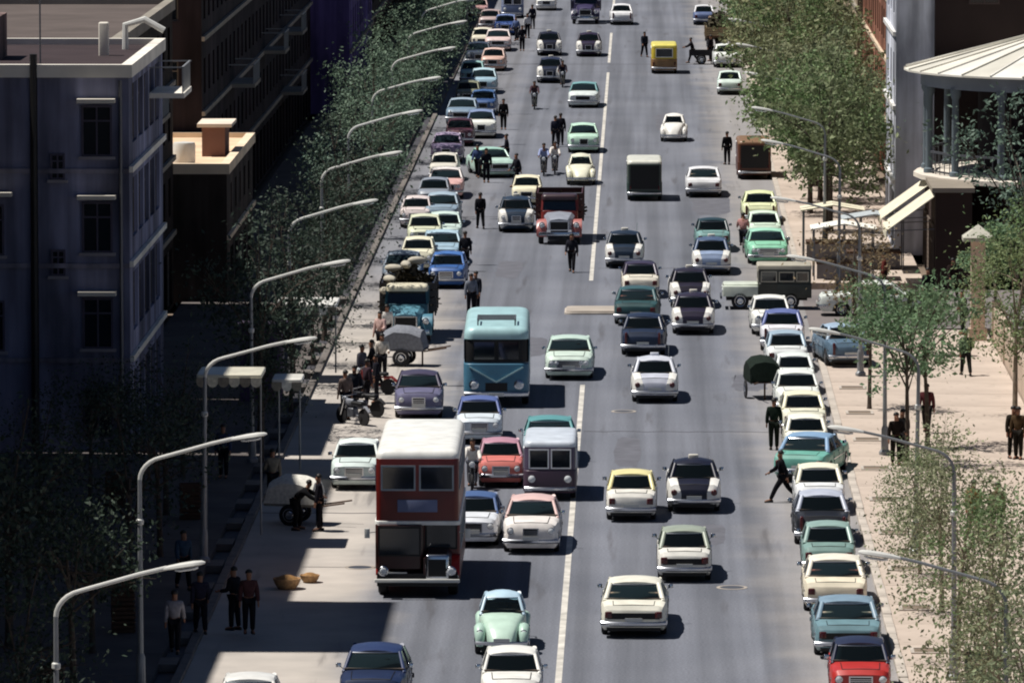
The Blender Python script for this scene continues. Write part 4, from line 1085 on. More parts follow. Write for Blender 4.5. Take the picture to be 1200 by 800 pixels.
def truck(load=None, L=6.2, stake=1.2, cab_roof='roof'):
    k = Kit(); hw = 1.02
    # cab
    k.add('cab', MB().rbox(-.86, .86, .55, 1.75, .6, 1.5, .16, .03, 4), 'paint', 'body')
    k.add('cab_roof', MB().rbox(-.84, .84, .5, 1.72, 2.0, 2.25, .2, .14, 5), 'paint', 'roof')
    post = MB()
    for s in (-1, 1):
        post.bar((s * .82, 1.66, 1.5), (s * .78, 1.5, 2.1), .09); post.bar((s * .82, .6, 1.5), (s * .8, .62, 2.1), .14)
    k.add('cab_pillar', post, 'paint', 'body', smooth=0)
    k.add('windscreen', MB().add([(-.8, 1.68, 1.5), (.8, 1.68, 1.5), (.76, 1.5, 2.06), (-.76, 1.5, 2.06), (-.8, 1.6, 1.5), (.8, 1.6, 1.5), (.76, 1.44, 2.06), (-.76, 1.44, 2.06)], [(0, 1, 2, 3), (7, 6, 5, 4), (0, 4, 5, 1), (3, 2, 6, 7), (0, 3, 7, 4), (1, 5, 6, 2)]), 'glass', smooth=0)
    for s in (-1, 1): k.add('side_window', MB().add([(s * .83, .7, 1.5), (s * .83, 1.6, 1.5), (s * .79, 1.45, 2.05), (s * .79, .7, 2.05), (s * .78, .7, 1.5), (s * .78, 1.6, 1.5), (s * .74, 1.45, 2.05), (s * .74, .7, 2.05)], [(0, 1, 2, 3), (7, 6, 5, 4), (0, 4, 5, 1), (3, 2, 6, 7), (0, 3, 7, 4), (1, 5, 6, 2)]), 'glass', smooth=0)
    k.add('rear_panel', MB().box(-.8, .8, .5, .56, 1.4, 2.1), 'black', smooth=0)
    rs = []
    for y, z, w in ((1.72, 1.45, .72), (2.2, 1.38, .66), (2.8, 1.28, .56), (2.95, 1.18, .5)):
        rs.append([(-w, y, .7), (-w, y, z - .18), (-w * .8, y, z - .03), (0, y, z + .03), (w * .8, y, z - .03), (w, y, z - .18), (w, y, .7)])
    k.add('bonnet', MB().rings(rs), 'paint', 'hood')
    g = k.add('grille', MB().frame('Y', 2.96, -.46, .46, .66, 1.12, .05, -.03, .04), 'chrome', smooth=0)
    k.add('grille_mesh', MB().box(-.42, .42, 2.93, 2.975, .7, 1.08), 'black', sub=g, smooth=0)
    for s in (-1, 1):
        rs = []
        for a in (-10, 20, 50, 80, 110, 140, 170):
            y, z = 2.25 + .62 * math.cos(R(a)), .5 + .56 * math.sin(R(a)); x = s * .82
            rs.append([(x - .24, y, z - .04), (x + .2, y, z - .04), (x + .24, y, z + .02), (x + .12, y, z + .1), (x - .24, y, z + .12)])
        k.add('wing', MB().rings(rs), 'paint', 'wing')
        i = k.add('headlight', MB().lathe([(.13, -.12), (.14, .02), (.1, .05)], (s * .8, 2.9, .92), 'Y', 12), 'chrome')
        k.add('lens', MB().lathe([(.1, .03), (.07, .07), (.01, .08)], (s * .8, 2.9, .92), 'Y', 10), 'lamp_glass', sub=i)
    k.add('bumper', MB().rbox(-.95, .95, 3.0, 3.1, .44, .6, .03, .02, 2), 'chrome')
    k.add('chassis', MB().box(-.4, .4, -3.0, 2.9, .45, .68), 'black', smooth=0)
    k.add('bed', MB().box(-hw, hw, -3.1, .42, .92, 1.04), 'wood', smooth=0)
    for s in (-1, 1):
        for q in range(4): k.add('side_board', MB().box(min(s * hw, s * (hw + .05)), max(s * hw, s * (hw + .05)), -3.08, .4, 1.06 + q * stake / 4, 1.06 + (q + .86) * stake / 4), 'paint', 'board', smooth=0)
        for y in (-2.9, -1.8, -.7, .3): k.add('stake', MB().box(min(s * (hw + .052), s * (hw + .12)), max(s * (hw + .052), s * (hw + .12)), y - .05, y + .05, .9, 1.1 + stake), 'paint', 'board', smooth=0)
    for q in range(4):
        k.add('headboard', MB().box(-hw, hw, .42, .47, 1.06 + q * stake / 4, 1.06 + (q + .86) * stake / 4), 'paint', 'board', smooth=0)
        k.add('tailboard', MB().box(-hw, hw, -3.15, -3.1, 1.06 + q * stake / 4, 1.06 + (q + .86) * stake / 4), 'paint', 'board', smooth=0)
    add_wheels(k, 1.0, (-1.7, 2.25), .42, .24)
    k.L = L; k.top = 1.06; return k
K['truck'] = truck()
K['low_truck'] = truck(stake=.6)

def landrover():
    k = Kit(); L, hw = 3.75, .82
    k.add('rear_tub', MB().rbox(-hw, hw, -L / 2, .35, .5, 1.12, .05, .04, 2), 'paint', 'tub')
    k.add('upper_body', MB().rbox(-hw * .97, hw * .97, -L / 2 + .02, .32, 1.12, 1.72, .05, .03, 2), 'paint', 'tub')
    k.add('roof', MB().rbox(-hw, hw, -L / 2, .42, 1.7, 1.9, .08, .07, 3), 'paint', 'roof')
    k.add('bonnet', MB().rbox(-.62, .62, .36, L / 2 - .06, .6, 1.08, .05, .05, 2), 'paint', 'front')
    for s in (-1, 1):
        k.add('wing', MB().rbox(min(s * .6, s * hw), max(s * .6, s * hw), .36, L / 2 - .02, .56, 1.0, .06, .04, 2), 'paint', 'front')
        win(k, 'X', s * hw * .97, -.42, .26, 1.16, 1.62, s, .04, 'side_window', 'paint', 'roof')
        win(k, 'X', s * hw * .97, -1.15, -.5, 1.18, 1.6, s, .04, 'side_window', 'paint', 'roof')
        win(k, 'X', s * hw * .97, -1.75, -1.23, 1.18, 1.6, s, .04, 'side_window', 'paint', 'roof')
        k.add('door', MB().box(min(s * hw, s * (hw + .012)), max(s * hw, s * (hw + .012)), -.42, .3, .54, 1.1), 'paint', 'tub', smooth=0)
        k.add('headlight', MB().lathe([(.1, -.05), (.1, .02), (.01, .05)], (s * .68, L / 2 - .02, .82), 'Y', 10), 'lamp_glass')
    win(k, 'Y', .36, -.74, .74, 1.14, 1.62, 1, .05, 'windscreen', 'paint', 'roof')
    k.add('grille', MB().box(-.5, .5, L / 2 - .07, L / 2 - .04, .62, 1.0), 'black', smooth=0)
    k.add('bumper', MB().box(-hw, hw, L / 2 + .0, L / 2 + .08, .46, .58), 'steel', smooth=0)
    add_wheels(k, hw + .03, (-1.0, 1.12), .37, .19); k.L = L
    k.add('spare_wheel', wheel_meshes(.37, .19)[0], None, loc=(0, 0, 0)) if False else None
    k.add('underbody', MB().box(-.6, .6, -1.7, 1.7, .38, .6), 'black', smooth=0)
    return k
K['offroad'] = landrover()

def motorbike(scooter=False):
    k = Kit(); r = .3
    t = MB().lathe([(r - .09, -.04), (r, -.03), (r, .03), (r - .09, .04)], (0, 0, 0), 'X', 16).mesh('wheel', 'rubber')
    h = MB()
    for a in range(6): h.bar((0, 0, 0), (0, (r - .06) * math.cos(a * PI / 3), (r - .06) * math.sin(a * PI / 3)), .02)
    hm = h.mesh('spoke', 'chrome', 0)
    for y in (-.62, .66):
        i = k.add('wheel', t, None, loc=(0, y, r)); k.add('spokes', hm, None, sub=i)
    k.add('frame', MB().tube([(0, -.62, .3), (0, -.2, .35), (0, .2, .35), (0, .45, .8)], .03, 6).tube([(0, -.6, .62), (0, -.1, .7), (0, .42, .75)], .03, 6), 'paint', 'body')
    k.add('engine', MB().rbox(-.14, .14, -.15, .2, .28, .6, .05, .05, 2), 'steel')
    rs = [[(w * math.cos(a), y, .78 + .13 * math.sin(a)) for a in [2 * PI * q / 8 for q in range(8)]] for y, w in ((-.02, .06), (.1, .13), (.3, .14), (.42, .06))]
    k.add('tank', MB().rings(rs), 'paint', 'body')
    k.add('seat', MB().rbox(-.14, .14, -.62, 0, .72, .84, .06, .05, 3), 'black')
    k.add('mudguard', MB().tube([(0, -.95, .5), (0, -.75, .66), (0, -.5, .64)], .06, 6), 'paint', 'body')
    k.add('fork', MB().tube([(-.07, .66, .3), (-.07, .42, .95)], .025, 6).tube([(.07, .66, .3), (.07, .42, .95)], .025, 6), 'chrome')
    k.add('handlebar', MB().tube([(-.36, .25, 1.05), (-.15, .4, 1.0), (.15, .4, 1.0), (.36, .25, 1.05)], .016, 6), 'chrome')
    k.add('headlight', MB().lathe([(.05, -.1), (.1, 0), (.09, .03), (.01, .05)], (0, .52, .9), 'Y', 10), 'lamp_glass')
    k.L = 1.9; return k
K['motorbike'] = motorbike()

def bicycle():
    k = Kit(); r = .34
    n = 20; rim = MB().rings([[(-.015, (r - .02) * math.cos(a), (r - .02) * math.sin(a)), (.015, (r - .02) * math.cos(a), (r - .02) * math.sin(a)), (.018, r * math.cos(a), r * math.sin(a)), (-.018, r * math.cos(a), r * math.sin(a))] for a in [2 * PI * q / n for q in range(n + 1)]], cap=False).mesh('wheel', 'rubber', 0)
    sp = MB()
    for a in range(8): sp.bar((0, 0, 0), (0, r * .95 * math.cos(a * PI / 4), r * .95 * math.sin(a * PI / 4)), .008)
    spm = sp.mesh('spokes', 'chrome', 0)
    for y in (-.52, .54):
        i = k.add('wheel', rim, None, loc=(0, y, r)); k.add('spokes', spm, None, sub=i)
    k.add('frame', MB().tube([(0, -.52, .34), (0, -.1, .3), (0, .38, .78), (0, -.25, .8), (0, -.1, .3)], .018, 6).tube([(0, -.52, .34), (0, -.25, .78)], .015, 5).tube([(0, .54, .34), (0, .36, .95)], .018, 6), 'paint', 'body')
    k.add('saddle', MB().rbox(-.1, .1, -.38, -.12, .9, .97, .06, .04, 3), 'black')
    k.add('handlebar', MB().tube([(-.28, .2, 1.0), (-.1, .36, .98), (.1, .36, .98), (.28, .2, 1.0)], .014, 6), 'chrome')
    k.L = 1.7; return k
K['bicycle'] = bicycle()

def handcart(Lc=1.6, tarp=None):
    k = Kit(); hw = .5
    for q in range(5): k.add('plank', MB().box(-hw + q * .2 + .005, -hw + (q + 1) * .2 - .005, -Lc / 2, Lc / 2, .62, .66), 'wood', smooth=0)
    for s in (-1, 1):
        k.add('side_board', MB().box(min(s * hw, s * (hw + .03)), max(s * hw, s * (hw + .03)), -Lc / 2, Lc / 2, .6, .95), 'matte', 'body', smooth=0)
        k.add('shaft', MB().tube([(s * .4, -Lc / 2, .6), (s * .4, -Lc / 2 - .9, .75)], .03, 6), 'wood')
        i = k.add('wheel', wheel_meshes(.34, .06)[0], None, loc=(s * (hw + .1), 0, .34)); k.add('rim', wheel_meshes(.34, .06)[1], None, sub=i)
    k.add('end_board', MB().box(-hw, hw, Lc / 2, Lc / 2 + .03, .6, .95), 'matte', 'body', smooth=0)
    k.add('leg', MB().box(-.03, .03, -Lc / 2 + .1, -Lc / 2 + .16, 0, .6), 'wood', smooth=0)
    if tarp:
        rs = []
        for y, z in ((-Lc / 2 - .02, .7), (-Lc / 2 + .1, tarp - .15), (-.3, tarp), (.3, tarp + .03), (Lc / 2 - .1, tarp - .2), (Lc / 2 + .02, .7)):
            rs.append([(-hw - .05, y, .68), (-hw - .06, y, max(.7, z - .25)), (-hw * .7, y, z - .06), (0, y, z), (hw * .7, y, z - .06), (hw + .06, y, max(.7, z - .25)), (hw + .05, y, .68)])
        k.add('tarp', MB().rings(rs), 'cloth', 'tarp')
    k.L = Lc + .9; return k
K['handcart'] = handcart()
K['covered_cart'] = handcart(1.7, 1.55)

def brush_load(seed, x0, x1, y0, y1, z0, h, n=900):
    rnd = random.Random(seed); vs, fs = [], []
    for i in range(n):
        x, y = rnd.uniform(x0, x1), rnd.uniform(y0, y1)
        dome = 1 - .5 * abs(2 * (x - x0) / (x1 - x0) - 1) ** 2 - .3 * abs(2 * (y - y0) / (y1 - y0) - 1) ** 3
        z = z0 + h * dome * rnd.uniform(.1, 1.0); d = Vector((rnd.gauss(0, 1), rnd.gauss(0, 1), rnd.gauss(.3, .6))).normalized(); n_ = d.orthogonal().normalized()
        p = Vector((x, y, z)); L_ = rnd.uniform(.15, .4); w = rnd.uniform(.03, .08); b = len(vs)
        vs += [p - d * L_ - n_ * w, p - d * L_ + n_ * w, p + d * L_ + n_ * w, p + d * L_ - n_ * w]; fs.append((b, b + 1, b + 2, b + 3))
    m_ = MB(); m_.v = [tuple(v) for v in vs]; m_.f = fs
    m_.rbox(x0 + .05, x1 - .05, y0 + .05, y1 - .05, z0, z0 + h * .62, .2, .2, 4)
    return m_.mesh('load', 'brush', 0, recalc=False)
def sack(rnd, s=1.0):
    m_ = MB(); rs = []
    for t, r in ((-1, .05), (-.85, .5), (-.5, .9), (0, 1), (.5, .92), (.85, .55), (1, .08)):
        rs.append([(r * .2 * s * math.cos(a) * rnd.uniform(.9, 1.1), t * .38 * s, .16 * s + r * .16 * s * math.sin(a)) for a in [2 * PI * q / 10 for q in range(10)]])
    return m_.rings(rs).mesh('sack', 'sack', 60)

# ================================================================ people
def skin_mesh(name, verts, edges, rad, root, m, sub=1):
    me = bpy.data.meshes.new(name); me.from_pydata([tuple(v) for v in verts], edges, [])
    o = bpy.data.objects.new(name, me); COL.objects.link(o)
    o.modifiers.new('Skin', 'SKIN'); o.modifiers['Skin'].use_smooth_shade = True
    sd = me.skin_vertices[0].data
    for i, r in enumerate(rad):
        sd[i].radius = r if isinstance(r, tuple) else (r, r)
        sd[i].use_root = (i == root)
    s = o.modifiers.new('Sub', 'SUBSURF'); s.levels = s.render_levels = sub
    dg = bpy.context.evaluated_depsgraph_get(); dg.update()
    out = bpy.data.meshes.new_from_object(o.evaluated_get(dg))
    bpy.data.objects.remove(o); bpy.data.meshes.remove(me)
    out.name = name; out.materials.clear(); out.materials.append(MATS[m])
    return out

def person_kit(pose):
    """pose: legs ((hip fwd deg, knee bend deg) left, right), arms ((fwd, out, elbow bend)), lean deg, pelvis height"""
    (lh, lk), (rh, rk) = pose['legs']; arms = pose['arms']; lean = R(pose.get('lean', 3))
    V = Vector; pel = V((0, 0, 0)); up = V((0, math.sin(lean), math.cos(lean)))
    pts = {}; pts['pel'] = pel; pts['waist'] = pel + up * .17; pts['chest'] = pel + up * .37; pts['neck'] = pel + up * .52
    hd = V((0, math.sin(lean * .5), math.cos(lean * .5)))
    pts['jaw'] = pts['neck'] + hd * .09 + V((0, .015, 0)); pts['head'] = pts['neck'] + hd * .18 + V((0, .01, 0)); pts['top'] = pts['neck'] + hd * .245
    pts['nose'] = pts['jaw'] + V((0, .105, .05))
    low = 9
    for s, nm, h_, k_ in ((-1, 'l', lh, lk), (1, 'r', rh, rk)):
        hip = V((s * .095, 0, -.05)); a = R(h_); kn = hip + V((s * .01, math.sin(a), -math.cos(a))) * .43
        b = R(h_ - k_); an = kn + V((0, math.sin(b), -math.cos(b))) * .42
        c = R(h_ - k_ + 90) if k_ < 60 else R(60); toe = an + V((s * .02, .17 * abs(math.cos(b)) + .03, -.045))
        pts['hip' + nm], pts['knee' + nm], pts['ank' + nm], pts['toe' + nm] = hip, kn, an, toe
        low = min(low, an.z - .085, toe.z - .04)
    for s, nm, (fw, out, eb) in ((-1, 'l', arms[0]), (1, 'r', arms[1])):
        sh = pts['chest'] + up * .07 + V((s * .19, 0, 0)); a, o_ = R(fw), R(out)
        d = V((s * math.sin(o_), math.sin(a) * math.cos(o_), -math.cos(a) * math.cos(o_))); el = sh + d * .29
        a2 = R(fw + eb); d2 = V((s * math.sin(o_) * .5, math.sin(a2), -math.cos(a2))).normalized(); wr = el + d2 * .25; pm = wr + d2 * .075
        pts['sho' + nm], pts['elb' + nm], pts['wri' + nm], pts['palm' + nm] = sh, el, wr, pm
        side = d2.cross(V((s, 0, 0))).normalized()
        for j in range(4):
            f = pm + d2 * (.085 - .008 * abs(j - 1.3)) + side * (.03 - j * .02) - V((s * .012, 0, 0)) * j * .4
            pts['f%d%s' % (j, nm)] = f
        pts['th' + nm] = wr + d2 * .06 + side * .065
    dz = -low
    for q in pts: pts[q] = pts[q] + V((0, 0, dz))
    names = list(pts); ix = {n: i for i, n in enumerate(names)}
    rad = {'pel': (.135, .105), 'waist': (.12, .095), 'chest': (.15, .11), 'neck': .055, 'jaw': .07, 'head': .092, 'top': .07, 'nose': .014}
    for nm in 'lr':
        rad.update({'hip' + nm: .092, 'knee' + nm: .06, 'ank' + nm: .042, 'toe' + nm: .036, 'sho' + nm: .062, 'elb' + nm: .043, 'wri' + nm: .03, 'palm' + nm: (.04, .022), 'th' + nm: .01})
        for j in range(4): rad['f%d%s' % (j, nm)] = .009
    E_ = [('pel', 'waist'), ('waist', 'chest'), ('chest', 'neck'), ('neck', 'jaw'), ('jaw', 'head'), ('head', 'top'), ('jaw', 'nose')]
    for nm in 'lr':
        E_ += [('pel', 'hip' + nm), ('hip' + nm, 'knee' + nm), ('knee' + nm, 'ank' + nm), ('ank' + nm, 'toe' + nm), ('chest', 'sho' + nm), ('sho' + nm, 'elb' + nm), ('elb' + nm, 'wri' + nm), ('wri' + nm, 'palm' + nm), ('wri' + nm, 'th' + nm)]
        E_ += [('palm' + nm, 'f%d%s' % (j, nm)) for j in range(4)]
    body = skin_mesh('person', [pts[n] for n in names], [(ix[a], ix[b]) for a, b in E_], [rad[n] for n in names], ix['pel'], 'skin')
    def sub(nm, keep, grow, edges, m, tweak={}):
        ks = list(keep); jx = {n: i for i, n in enumerate(ks)}
        rr = []
        for n in ks:
            r = tweak.get(n, rad[n]); rr.append(tuple(q + grow for q in r) if isinstance(r, tuple) else r + grow)
        return skin_mesh(nm, [pts[n] for n in ks], [(jx[a], jx[b]) for a, b in edges], rr, jx[root_], m)
    root_ = 'chest'
    top = ['pel', 'waist', 'chest', 'neck'] + [a + b for b in 'lr' for a in ('sho', 'elb', 'wri')]
    shirt = sub('jacket', top, .03, [('pel', 'waist'), ('waist', 'chest'), ('chest', 'neck')] + [e for b in 'lr' for e in (('chest', 'sho' + b), ('sho' + b, 'elb' + b), ('elb' + b, 'wri' + b))], 'cloth', {'neck': .035, 'chest': (.165, .135), 'waist': (.135, .115), 'pel': (.145, .12)})
    root_ = 'pel'
    bot = ['pel'] + [a + b for b in 'lr' for a in ('hip', 'knee', 'ank')]
    trs = sub('trousers', bot, .028, [e for b in 'lr' for e in (('pel', 'hip' + b), ('hip' + b, 'knee' + b), ('knee' + b, 'ank' + b))], 'cloth', {'pel': (.125, .1)})
    hr = MB(); c = pts['head'] + V((0, -.012, .03)); rs = []
    for t in range(6):
        a = R(-15 + 21 * t); rs.append([(c.x + .103 * math.cos(a) * math.cos(q), c.y + .11 * math.cos(a) * math.sin(q) * (1 if math.sin(q) < 0 else .82), c.z + .1 * math.sin(a) + (.035 * max(0, math.sin(q)) if t == 0 else 0)) for q in [2 * PI * w / 12 for w in range(12)]])
    hair = hr.rings(rs).mesh('hair', 'hair', 60)
    shoes = []
    for nm in 'lr':
        a, t = pts['ank' + nm], pts['toe' + nm]; d = (t - a); z = min(a.z - .085, t.z - .04)
        fwd = V((d.x, d.y, 0)).normalized(); sd = V((fwd.y, -fwd.x, 0)); m_ = MB(); rs = []
        for u, w, h_ in ((-.09, .035, .09), (0, .045, .1), (.1, .05, .07), (.19, .03, .045)):
            p = V((a.x, a.y, 0)) + fwd * u
            rs.append([p + sd * w + V((0, 0, z)), p + sd * w + V((0, 0, z + h_ * .7)), p + V((0, 0, z + h_)), p - sd * w + V((0, 0, z + h_ * .7)), p - sd * w + V((0, 0, z))])
        shoes.append(m_.rings(rs).mesh('shoe', 'black'))
    return body, shirt, trs, hair, shoes, pts['pel'].z

POSES = {
    'stand': dict(legs=((2, 2), (-3, 2)), arms=((4, 8, 12), (-2, 9, 10)), lean=1),
    'talk': dict(legs=((6, 6), (-4, 2)), arms=((12, 10, 70), (2, 10, 12)), lean=2),
    'walk': dict(legs=((24, 6), (-18, 14)), arms=((-18, 7, 10), (20, 7, 22)), lean=4),
    'stride': dict(legs=((34, 10), (-28, 18)), arms=((-26, 8, 14), (30, 8, 30)), lean=7),
    'bend': dict(legs=((22, 30), (8, 18)), arms=((62, 8, 10), (50, 8, 16)), lean=48),
    'push': dict(legs=((26, 10), (-20, 16)), arms=((48, 6, 24), (46, 6, 26)), lean=14),
    'ride': dict(legs=((64, 72), (58, 78)), arms=((50, 10, 14), (50, 10, 14)), lean=14),
}
PK = {}
def person(pose, x, y, face, label, jacket='#22222a', trousers='#1d1c20', hairc=None, z=0.0, h=1.0, group=None):
    """face: compass of the face, degrees: 0 = away from the viewer (+Y), 180 = towards, 90 = left, -90 = right"""
    if pose not in PK: PK[pose] = person_kit(POSES[pose])
    b, s, t, hr, sh, pz = PK[pose]
    o = tag(ob('person', b, loc=(x, y, z), rot=(0, 0, R(face)), scale=h), label, 'person', group)
    ob('jacket', s, o, jacket); ob('trousers', t, o, trousers); ob('hair', hr, o)
    for q in sh: ob('shoe', q, o)
    return o
def driver(kind, x, y, rz, label, jacket):
    if 'ride' not in PK: PK['ride'] = person_kit(POSES['ride'])
    H = getattr(K[kind], 'H', 1.5); a = R(rz); lx, ly = -.32, -.05
    person('ride', x + lx * math.cos(a) - ly * math.sin(a), y + lx * math.sin(a) + ly * math.cos(a), rz, label, jacket, z=H - .13 - PK['ride'][5] - .79)
def rider(kind, x, y, face, label_bike, label_man, color, jacket, trousers='#22232b', cat=None):
    K[kind].place('motorcycle' if kind == 'motorbike' else 'bicycle', x, y, R(face), label_bike, 'motorcycle' if kind == 'motorbike' else 'bicycle', {'body': color})
    if 'ride' not in PK: PK['ride'] = person_kit(POSES['ride'])
    seat = .84 if kind == 'motorbike' else .97
    a = R(face); off = -.3
    person('ride', x - math.sin(a) * off, y + math.cos(a) * off, face, label_man, jacket, trousers, z=seat + .06 - PK['ride'][5])
# lanes leading away (rear towards the viewer)
driver('large_panel', -0.14, 188.29, -0.84, 'driver at the wheel of the large cream white sedan', '#c9c2b4')
K['large_panel'].place('sedan', -0.14, 188.29, R(-0.84), 'large cream white sedan with black tail band, nearest on the right lanes', 'car', {'body': '#e6e3d4', 'roof': '#e6e3d4'})
driver('compact_panel', 1.31, 199.31, 0.14, 'driver at the wheel of the white sedan with grey green roof', '#5a6a8a')
K['compact_panel'].place('sedan', 1.31, 199.31, R(0.14), 'white sedan with grey green roof and black tail panel, right lanes', 'car', {'body': '#e4e2da', 'roof': '#9aa394'})
driver('compact', -0.27, 213.43, -0.42, 'driver at the wheel of the yellow roofed white sedan', '#8a4a40')
K['compact'].place('sedan', -0.27, 213.43, R(-0.42), 'white sedan with pale yellow roof beside the black taxi', 'car', {'body': '#e8e5dc', 'roof': '#e6dba0'})
driver('taxi', 1.71, 215.69, 0.33, 'driver at the wheel of the black taxi beside yellow roofed sedan', '#d8d4cc')
K['taxi'].place('taxi', 1.71, 215.69, R(0.33), 'black taxi with white wings and roof sign right of yellow roofed white sedan', 'taxi', {'body': '#15172a', 'roof': '#15172a', 'wing': '#e6e4de', 'sign': '#d8d4c8'})
driver('taxi', 0.52, 247.79, 0.4, 'driver at the wheel of the silver roofed taxi', '#3c4658')
K['taxi'].place('taxi', 0.52, 247.79, R(0.4), 'white winged taxi with silver grey roof alone in the middle right lane', 'taxi', {'body': '#c4c7d4', 'roof': '#c9ccd6', 'wing': '#e8e6e0', 'sign': '#c9ccd6'})
driver('saloon', 0.15, 264.65, -1.39, 'driver at the wheel of the dark navy saloon', '#cfcac0')
K['saloon'].place('sedan', 0.15, 264.65, R(-1.39), 'dark navy saloon just ahead of the silver roofed taxi', 'car', {'body': '#1f2c44', 'roof': '#1f2c44'})
K['large'].place('sedan', -0.12, 277.1, R(-1.56), 'dark green large sedan between the navy saloon and cream car', 'car', {'body': '#2f4f52', 'roof': '#3b5c60'})
K['compact'].place('sedan', -0.02, 288.69, R(1.08), 'cream sedan with dark purple roof in the queue of dark cars', 'car', {'body': '#e9e2d2', 'roof': '#3b3248'})
K['taxi'].place('taxi', -0.71, 303.01, R(-0.77), 'dark blue taxi with white wings, leftmost of the right lanes queue', 'taxi', {'body': '#1d2c3e', 'roof': '#1d2c3e', 'wing': '#e6e4de', 'sign': '#d8d4c8'})
K['taxi'].place('taxi', 2.15, 273.03, R(-0.85), 'black taxi with white wings behind another alike, nearer of the pair', 'taxi', {'body': '#2a2438', 'roof': '#2a2438', 'wing': '#e6e4de', 'sign': '#d8d4c8'})
K['taxi'].place('taxi', 2.06, 284.22, R(1.59), 'black taxi with white wings ahead of a matching taxi, farther of the pair', 'taxi', {'body': '#241f30', 'roof': '#241f30', 'wing': '#e6e4de', 'sign': '#d8d4c8'})
K['taxi'].place('taxi', 3.15, 299.71, R(-0.1), 'pale blue taxi with white wings left of the mint parked car', 'taxi', {'body': '#8fa0bd', 'roof': '#4d5f7d', 'wing': '#e6e4de', 'sign': '#d8d4c8'})
K['compact'].place('sedan', 3.31, 311.36, R(1.08), 'teal sedan with dark roof just ahead of pale blue taxi', 'car', {'body': '#7fa6a4', 'roof': '#223a40'})
K['large'].place('sedan', 3.2, 343.52, R(-0.08), 'white sedan driving away beside the dark green van', 'car', {'body': '#e6e7ea', 'roof': '#e6e7ea'})
K['canvas_van'].place('van', 0.18, 340.96, R(0.45), 'dark green box van with white roof edge on the right lanes', 'van', {'body': '#2c3f3c', 'upper': '#3f4a45', 'roof': '#d8d8cc'})
K['beetle'].place('rounded_car', 1.89, 382.79, R(-1.12), 'small white rounded car driving away near the top', 'car', {'body': '#e8e6e0', 'roof': '#e8e6e0', 'wing': '#e8e6e0'})
K['van'].place('van', 1.52, 446.51, R(0.43), 'yellow van with brown back near the top of the road', 'van', {'body': '#8a6a44', 'upper': '#c9b23a', 'roof': '#e3d66a'})
K['saloon'].place('sedan', -1.48, 506.61, R(1.18), 'white sedan on the centre line near the top edge', 'car', {'body': '#e6e6e8', 'roof': '#e6e6e8'})
K['compact'].place('sedan', 4.71, 506.58, R(0.07), 'white sedan with blue grey boot near the right kerb at the top', 'car', {'body': '#5f6f96', 'roof': '#e6e6ea'})
# oncoming lanes (front towards the viewer)
driver('compact', -3.34, 174.15, 180.77, 'driver at the wheel of the white sedan at the bottom edge', '#7a6a58')
K['compact'].place('sedan', -3.34, 174.15, R(180.77), 'white sedan cut by the bottom edge beside the centre line', 'car', {'body': '#e9e8e2', 'roof': '#e9e8e2'})
driver('beetle', -3.79, 184.21, 180.55, 'driver at the wheel of the pale mint rounded car', '#4a4a5c')
K['beetle'].place('rounded_car', -3.79, 184.21, R(180.55), 'pale mint rounded car with light blue roof behind white sedan, bottom', 'car', {'body': '#b9d3c4', 'roof': '#b5cfe0', 'wing': '#aecbbd'})
driver('saloon', -6.87, 173.94, 178.6, 'driver at the wheel of the navy blue sedan at the bottom edge', '#d4d0c8')
K['saloon'].place('sedan', -6.87, 173.94, R(178.6), 'navy blue sedan at the bottom edge left of the mint rounded car', 'car', {'body': '#1b2848', 'roof': '#27365c'})
K['compact'].place('sedan', -9.9, 169.33, R(180.83), 'white car roof peeping in at the bottom left edge', 'car', {'body': '#dcdcd8', 'roof': '#dcdcd8'})
K['double_decker'].place('double_decker_bus', -6.48, 197.9, R(180.29), 'red double decker bus with white roof', 'bus', {'body': '#5e1410', 'roof': '#e9e9e4', 'trim': '#8f9aa3', 'board': '#6c7596', 'guard': '#b01a14', 'cab': '#33100d'})  # guard red brightened as if sunlit, cab red darkened as if shaded
driver('saloon', -3.3, 205.74, 179.36, 'driver at the wheel of the white sedan with pinkish roof', '#5c5a66')
K['saloon'].place('sedan', -3.3, 205.74, R(179.36), 'white sedan with pinkish roof right of the double decker bus', 'car', {'body': '#e9e3de', 'roof': '#d9b9b4'})
K['compact'].place('sedan', -5.1, 207.15, R(178.5), 'white and blue sedan half hidden behind the double decker bus', 'car', {'body': '#dfe3ea', 'roof': '#4a628f'})
driver('small', -4.62, 222, 181.17, 'driver at the wheel of the salmon pink small car', '#dcd8d0')
K['small'].place('sedan', -4.62, 222, R(181.17), 'salmon pink small car left of the maroon van', 'car', {'body': '#d47a72', 'roof': '#b98a9a'})
K['van'].place('van', -2.92, 218.78, R(179.91), 'maroon van with pale grey roof beside the centre line', 'van', {'body': '#473646', 'upper': '#4c4258', 'roof': '#c8d0da'})
K['large'].place('sedan', -3.08, 228.22, R(180.7), 'pale blue grey sedan with teal roof behind maroon van', 'car', {'body': '#a9bcc8', 'roof': '#5f9a9c'})
driver('compact', -5.63, 234.59, 181.21, 'driver at the wheel of the white sedan behind the blue bus', '#b8a890')
K['compact'].place('sedan', -5.63, 234.59, R(181.21), 'white sedan with blue roof following the blue bus closely', 'car', {'body': '#d8e2ea', 'roof': '#5a6aa0'})
K['coach'].place('bus', -5.29, 248.13, R(180.69), 'teal blue bus with pale roof and roof rack', 'bus', {'body': '#44748e', 'upper': '#3f687e', 'roof': '#a6cace'})
K['saloon'].place('sedan', -8, 242.38, R(181.35), 'dark purple sedan seen just above the double decker roof', 'car', {'body': '#6c6a86', 'roof': '#453f55'})
driver('large', -2.69, 255.95, 179.66, 'driver at the wheel of the mint white large sedan', '#3a3a48')
